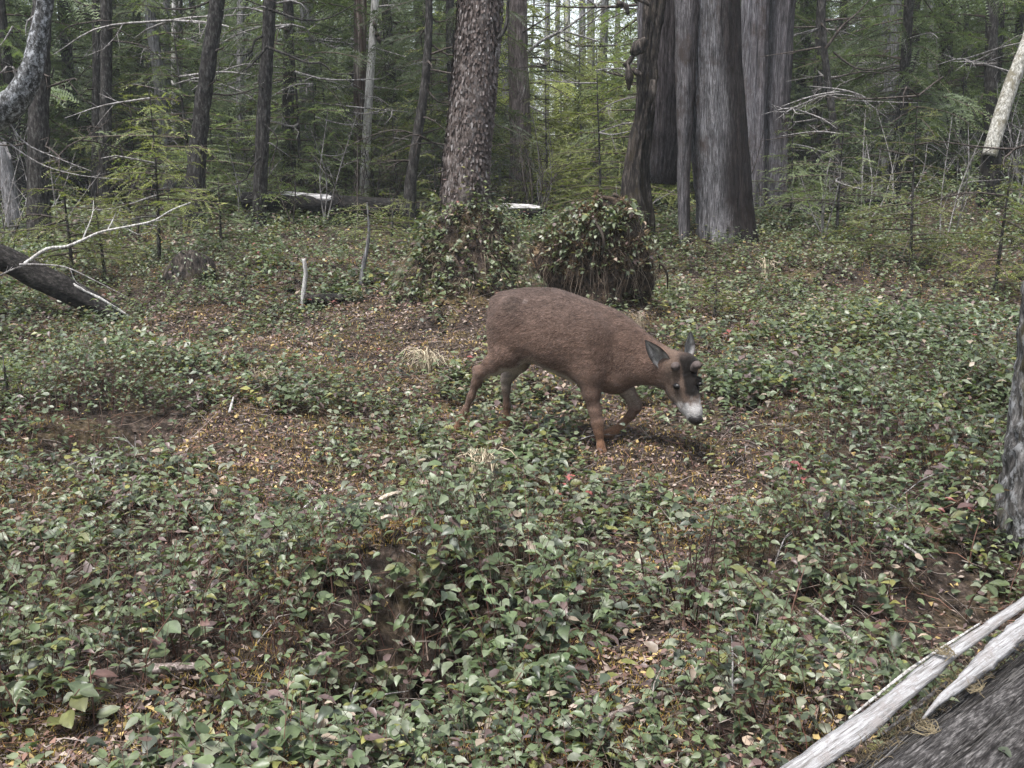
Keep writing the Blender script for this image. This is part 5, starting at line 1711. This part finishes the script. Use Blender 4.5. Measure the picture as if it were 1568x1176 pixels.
# loose fibres standing off the weathered wood
g = Geo()
n = 2600
lo_, up_ = np.array(cen[0]), np.array(cen[-1])
q = rk.random(n); th = rk.uniform(.15, 2.6, n)
R_ = .238 + rk.uniform(-.002, .006, n)
ax0 = lo_ + (up_ - lo_) * q[:, None]
pos = ax0 + pr * (np.cos(th) * R_)[:, None] + np.array([0, 0, 1.]) * (np.sin(th) * R_)[:, None]
l = rk.uniform(.03, .16, n)
strands(g, [pos - dr * l[:, None], pos + rk.normal(0, .0015, (n, 3)), pos + dr * l[:, None] + rk.normal(0, .004, (n, 3))], rk.uniform(.0006, .0020, n), np.array([[.10, .094, .09], [.045, .041, .039], [.022, .02, .018], [.18, .17, .163]])[rk.choice(4, n, p=[.3, .37, .28, .05])])
g.build('wood_fibres', MAT['litter'], t)['kind'] = 'stuff'
# moss and curled straw in the split
g = Geo()
n = 900
q = rk.random(n)
A, B = along(1290, 1160, .245), along(1600, 925, .28)
o_ = A + (B - A) * q[:, None] + rk.normal(0, .012, (n, 3)) * [1, 1, .4] + pr * (.02 + .03 * rk.random((n, 1)))
a = rk.random(n) * 6.28
l = rk.uniform(.012, .04, n)
dd2 = np.stack([np.cos(a), np.sin(a), rk.uniform(0, .8, n)], 1)
strands(g, [o_, o_ + dd2 * (l * .5)[:, None] + [0, 0, .006], o_ + dd2 * l[:, None] * .8 - [0, 0, .002]], rk.uniform(.0006, .0016, n), np.array([[.07, .055, .03], [.13, .10, .06], [.04, .032, .022]])[rk.integers(0, 3, n)])
for (cx, cy), nn in (((1490, 1055), 22), ((1420, 1118), 26), ((1445, 1000), 30)):
    c = along(cx, cy, .262)
    for k in range(nn):
        th = np.linspace(0, rk.uniform(2, 5), 6) + rk.random() * 6
        R = rk.uniform(.008, .03)
        pts = [np.array([c + [math.cos(x_) * R, math.sin(x_) * R, .006 * i * rk.random()] + rk.normal(0, .012, 3) * [1, 1, .2] * (i == 0)]) for i, x_ in enumerate(th)]
        strands(g, pts, .0012, np.array([[.22, .18, .115]]) * rk.uniform(.5, 1.2))
g.build('moss', MAT['litter'], t)['kind'] = 'stuff'

# ------------------------------------------------------------------ large-leaved shrub sprigs in the foreground, leaf by leaf
def leaf_mesh(col, seed):
    r_ = np.random.default_rng(seed)
    rows = [(0, .015), (.08, .15), (.22, .27), (.42, .33), (.62, .29), (.8, .19), (.92, .09), (1., .005)]
    V, Fq = [], []
    for i, (q, w) in enumerate(rows):
        for j, e in enumerate((-1, -.5, 0, .5, 1)):
            V.append([e * w, q, .10 * abs(e) * (w / .33) * .8 - .16 * q * q + .015 * r_.normal() * abs(e)])
    for i in range(len(rows) - 1):
        for j in range(4):
            a = i * 5 + j
            Fq.append([a, a + 1, a + 6, a + 5])
    V = np.array(V)
    cc = np.tile(np.array(col)[None], (len(V), 1)) * (1 + .12 * r_.normal(size=(len(V), 1)))
    cc[2::5] *= 1.25
    o = mesh('leaf', V, [np.array(Fq)], MAT['leaf_big'], cols=cc, smooth=True)
    me = o.data
    bpy.data.objects.remove(o)
    return me
LEAVES = [leaf_mesh(c, i) for i, c in enumerate(((.07, .09, .045), (.09, .11, .06), (.06, .08, .042), (.12, .125, .05), (.12, .135, .085), (.12, .07, .065), (.085, .108, .065)))]
def shrub(label, px, py, n, L, h, seed, d=None, group=None, red=.06):
    r_ = np.random.default_rng(seed)
    p = ghit(px, py) if d is None else at(px, py, d)
    t = thing('leafy_shrub', label, 'shrub', p, group)
    az0 = r_.random() * 6.28
    P = [p - [0, 0, .02], p + [math.cos(az0) * h * .15, math.sin(az0) * h * .15, h * .5], p + [math.cos(az0) * h * .5, math.sin(az0) * h * .5, h]]
    v, f, _ = tube(P, [.0032, .0026, .0016], 6, .02)
    m = part('stem', v, f, MAT['stem'], t, cols=np.tile([[.11, .06, .045]], (len(v), 1)))
    pp, _, _ = resample(P, [1, 1, 1], h / 30)
    for k in range(n):
        q = .25 + .75 * (k + .5) / n
        b = pp[min(int(q * (len(pp) - 1)), len(pp) - 1)]
        az = az0 + (1 if k % 2 else -1) * r_.uniform(.5, 1.5) + r_.normal() * .25
        if k == n - 1: az = az0
        o = bpy.data.objects.new('leaf', LEAVES[5] if r_.random() < red else LEAVES[r_.choice([0, 1, 2, 3, 4, 6])])
        C.objects.link(o)
        o.parent = t
        s = L * r_.uniform(.65, 1.15)
        o.location = b - p + np.array([math.cos(az), math.sin(az), 0]) * .006
        o.rotation_euler = (r_.normal(.1, .35), r_.normal(0, .35), az - math.pi / 2)
        o.scale = (s, s, s)
    return t
shrub('large green leaves hanging over the dark hollow above the split log', 1385, 1010, 6, .075, .17, 1)
shrub('lone broad leaf shrub at the low end of the split log', 1322, 1075, 4, .07, .1, 2)
shrub('broad green leaves at the foot of the lichen spotted trunk', 1540, 930, 6, .085, .22, 3)
shrub('tall leafy shrub beside the lichen spotted trunk', 1500, 800, 10, .085, .34, 4)
shrub('leaning leafy shrub with bare lower stem near the lichen spotted trunk', 1470, 830, 9, .08, .3, 5)
shrub('leafy shrub with purple tinged leaves near the split log', 1240, 1010, 8, .06, .16, 6, red=.6)
shrub('shrub with red and pink leaves in the dark gap of the leaf cover', 660, 1060, 8, .055, .17, 7, red=.7)
shrub('tall pale green shrub standing above the other leaves by the wood splinters', 512, 930, 7, .065, .3, 8)
shrub('bushy green shrub below the wood splinters', 640, 930, 10, .065, .28, 9)
shrub('small shrub growing on the split log', 1545, 1140, 5, .05, .12, 10, d=2.35)
G_SH = 'leafy shrub sprigs of the foreground'
for k in range(80):
    if k < 28: px, py = rk.uniform(430, 880), rk.uniform(860, 1110)
    elif k < 54: px, py = rk.uniform(1120, 1500), rk.uniform(660, 1060)
    else: px, py = rk.uniform(10, 420), rk.uniform(820, 1120)
    shrub('broad leaved evergreen sprig standing tall ' + ('below the wood splinters' if k < 28 else 'on the slope beside the lichen spotted trunk' if k < 54 else 'around the short brown stick'), px, py, int(rk.integers(5, 9)), rk.uniform(.045, .072), rk.uniform(.12, .26), 100 + k, group=G_SH)

# ------------------------------------------------------------------ thin forest haze round the whole place
zl = float(Z.min()) - 1.0
hx0, hx1, hy0, hy1, hz1 = gx[0] - 3, gx[-1] + 3, gy[0] - 3, gy[-1] + 3, 22.0
hv = [[x, y, z] for z in (zl, hz1) for y in (hy0, hy1) for x in (hx0, hx1)]
hf = [[0, 2, 3, 1], [4, 5, 7, 6], [0, 1, 5, 4], [2, 6, 7, 3], [0, 4, 6, 2], [1, 3, 7, 5]]
hm = bpy.data.materials.new('haze')
hm.use_nodes = True
hm.node_tree.nodes.clear()
pv = hm.node_tree.nodes.new('ShaderNodeVolumePrincipled')
pv.inputs['Color'].default_value = (.80, .86, .92, 1)
pv.inputs['Density'].default_value = .0014
ho = hm.node_tree.nodes.new('ShaderNodeOutputMaterial')
hm.node_tree.links.new(pv.outputs[0], ho.inputs['Volume'])
tag(mesh('haze', hv, [np.array(hf)], hm), 'thin pale haze in the air between the far trees', 'haze', kind='stuff')
scene.cycles.volume_bounces = 1
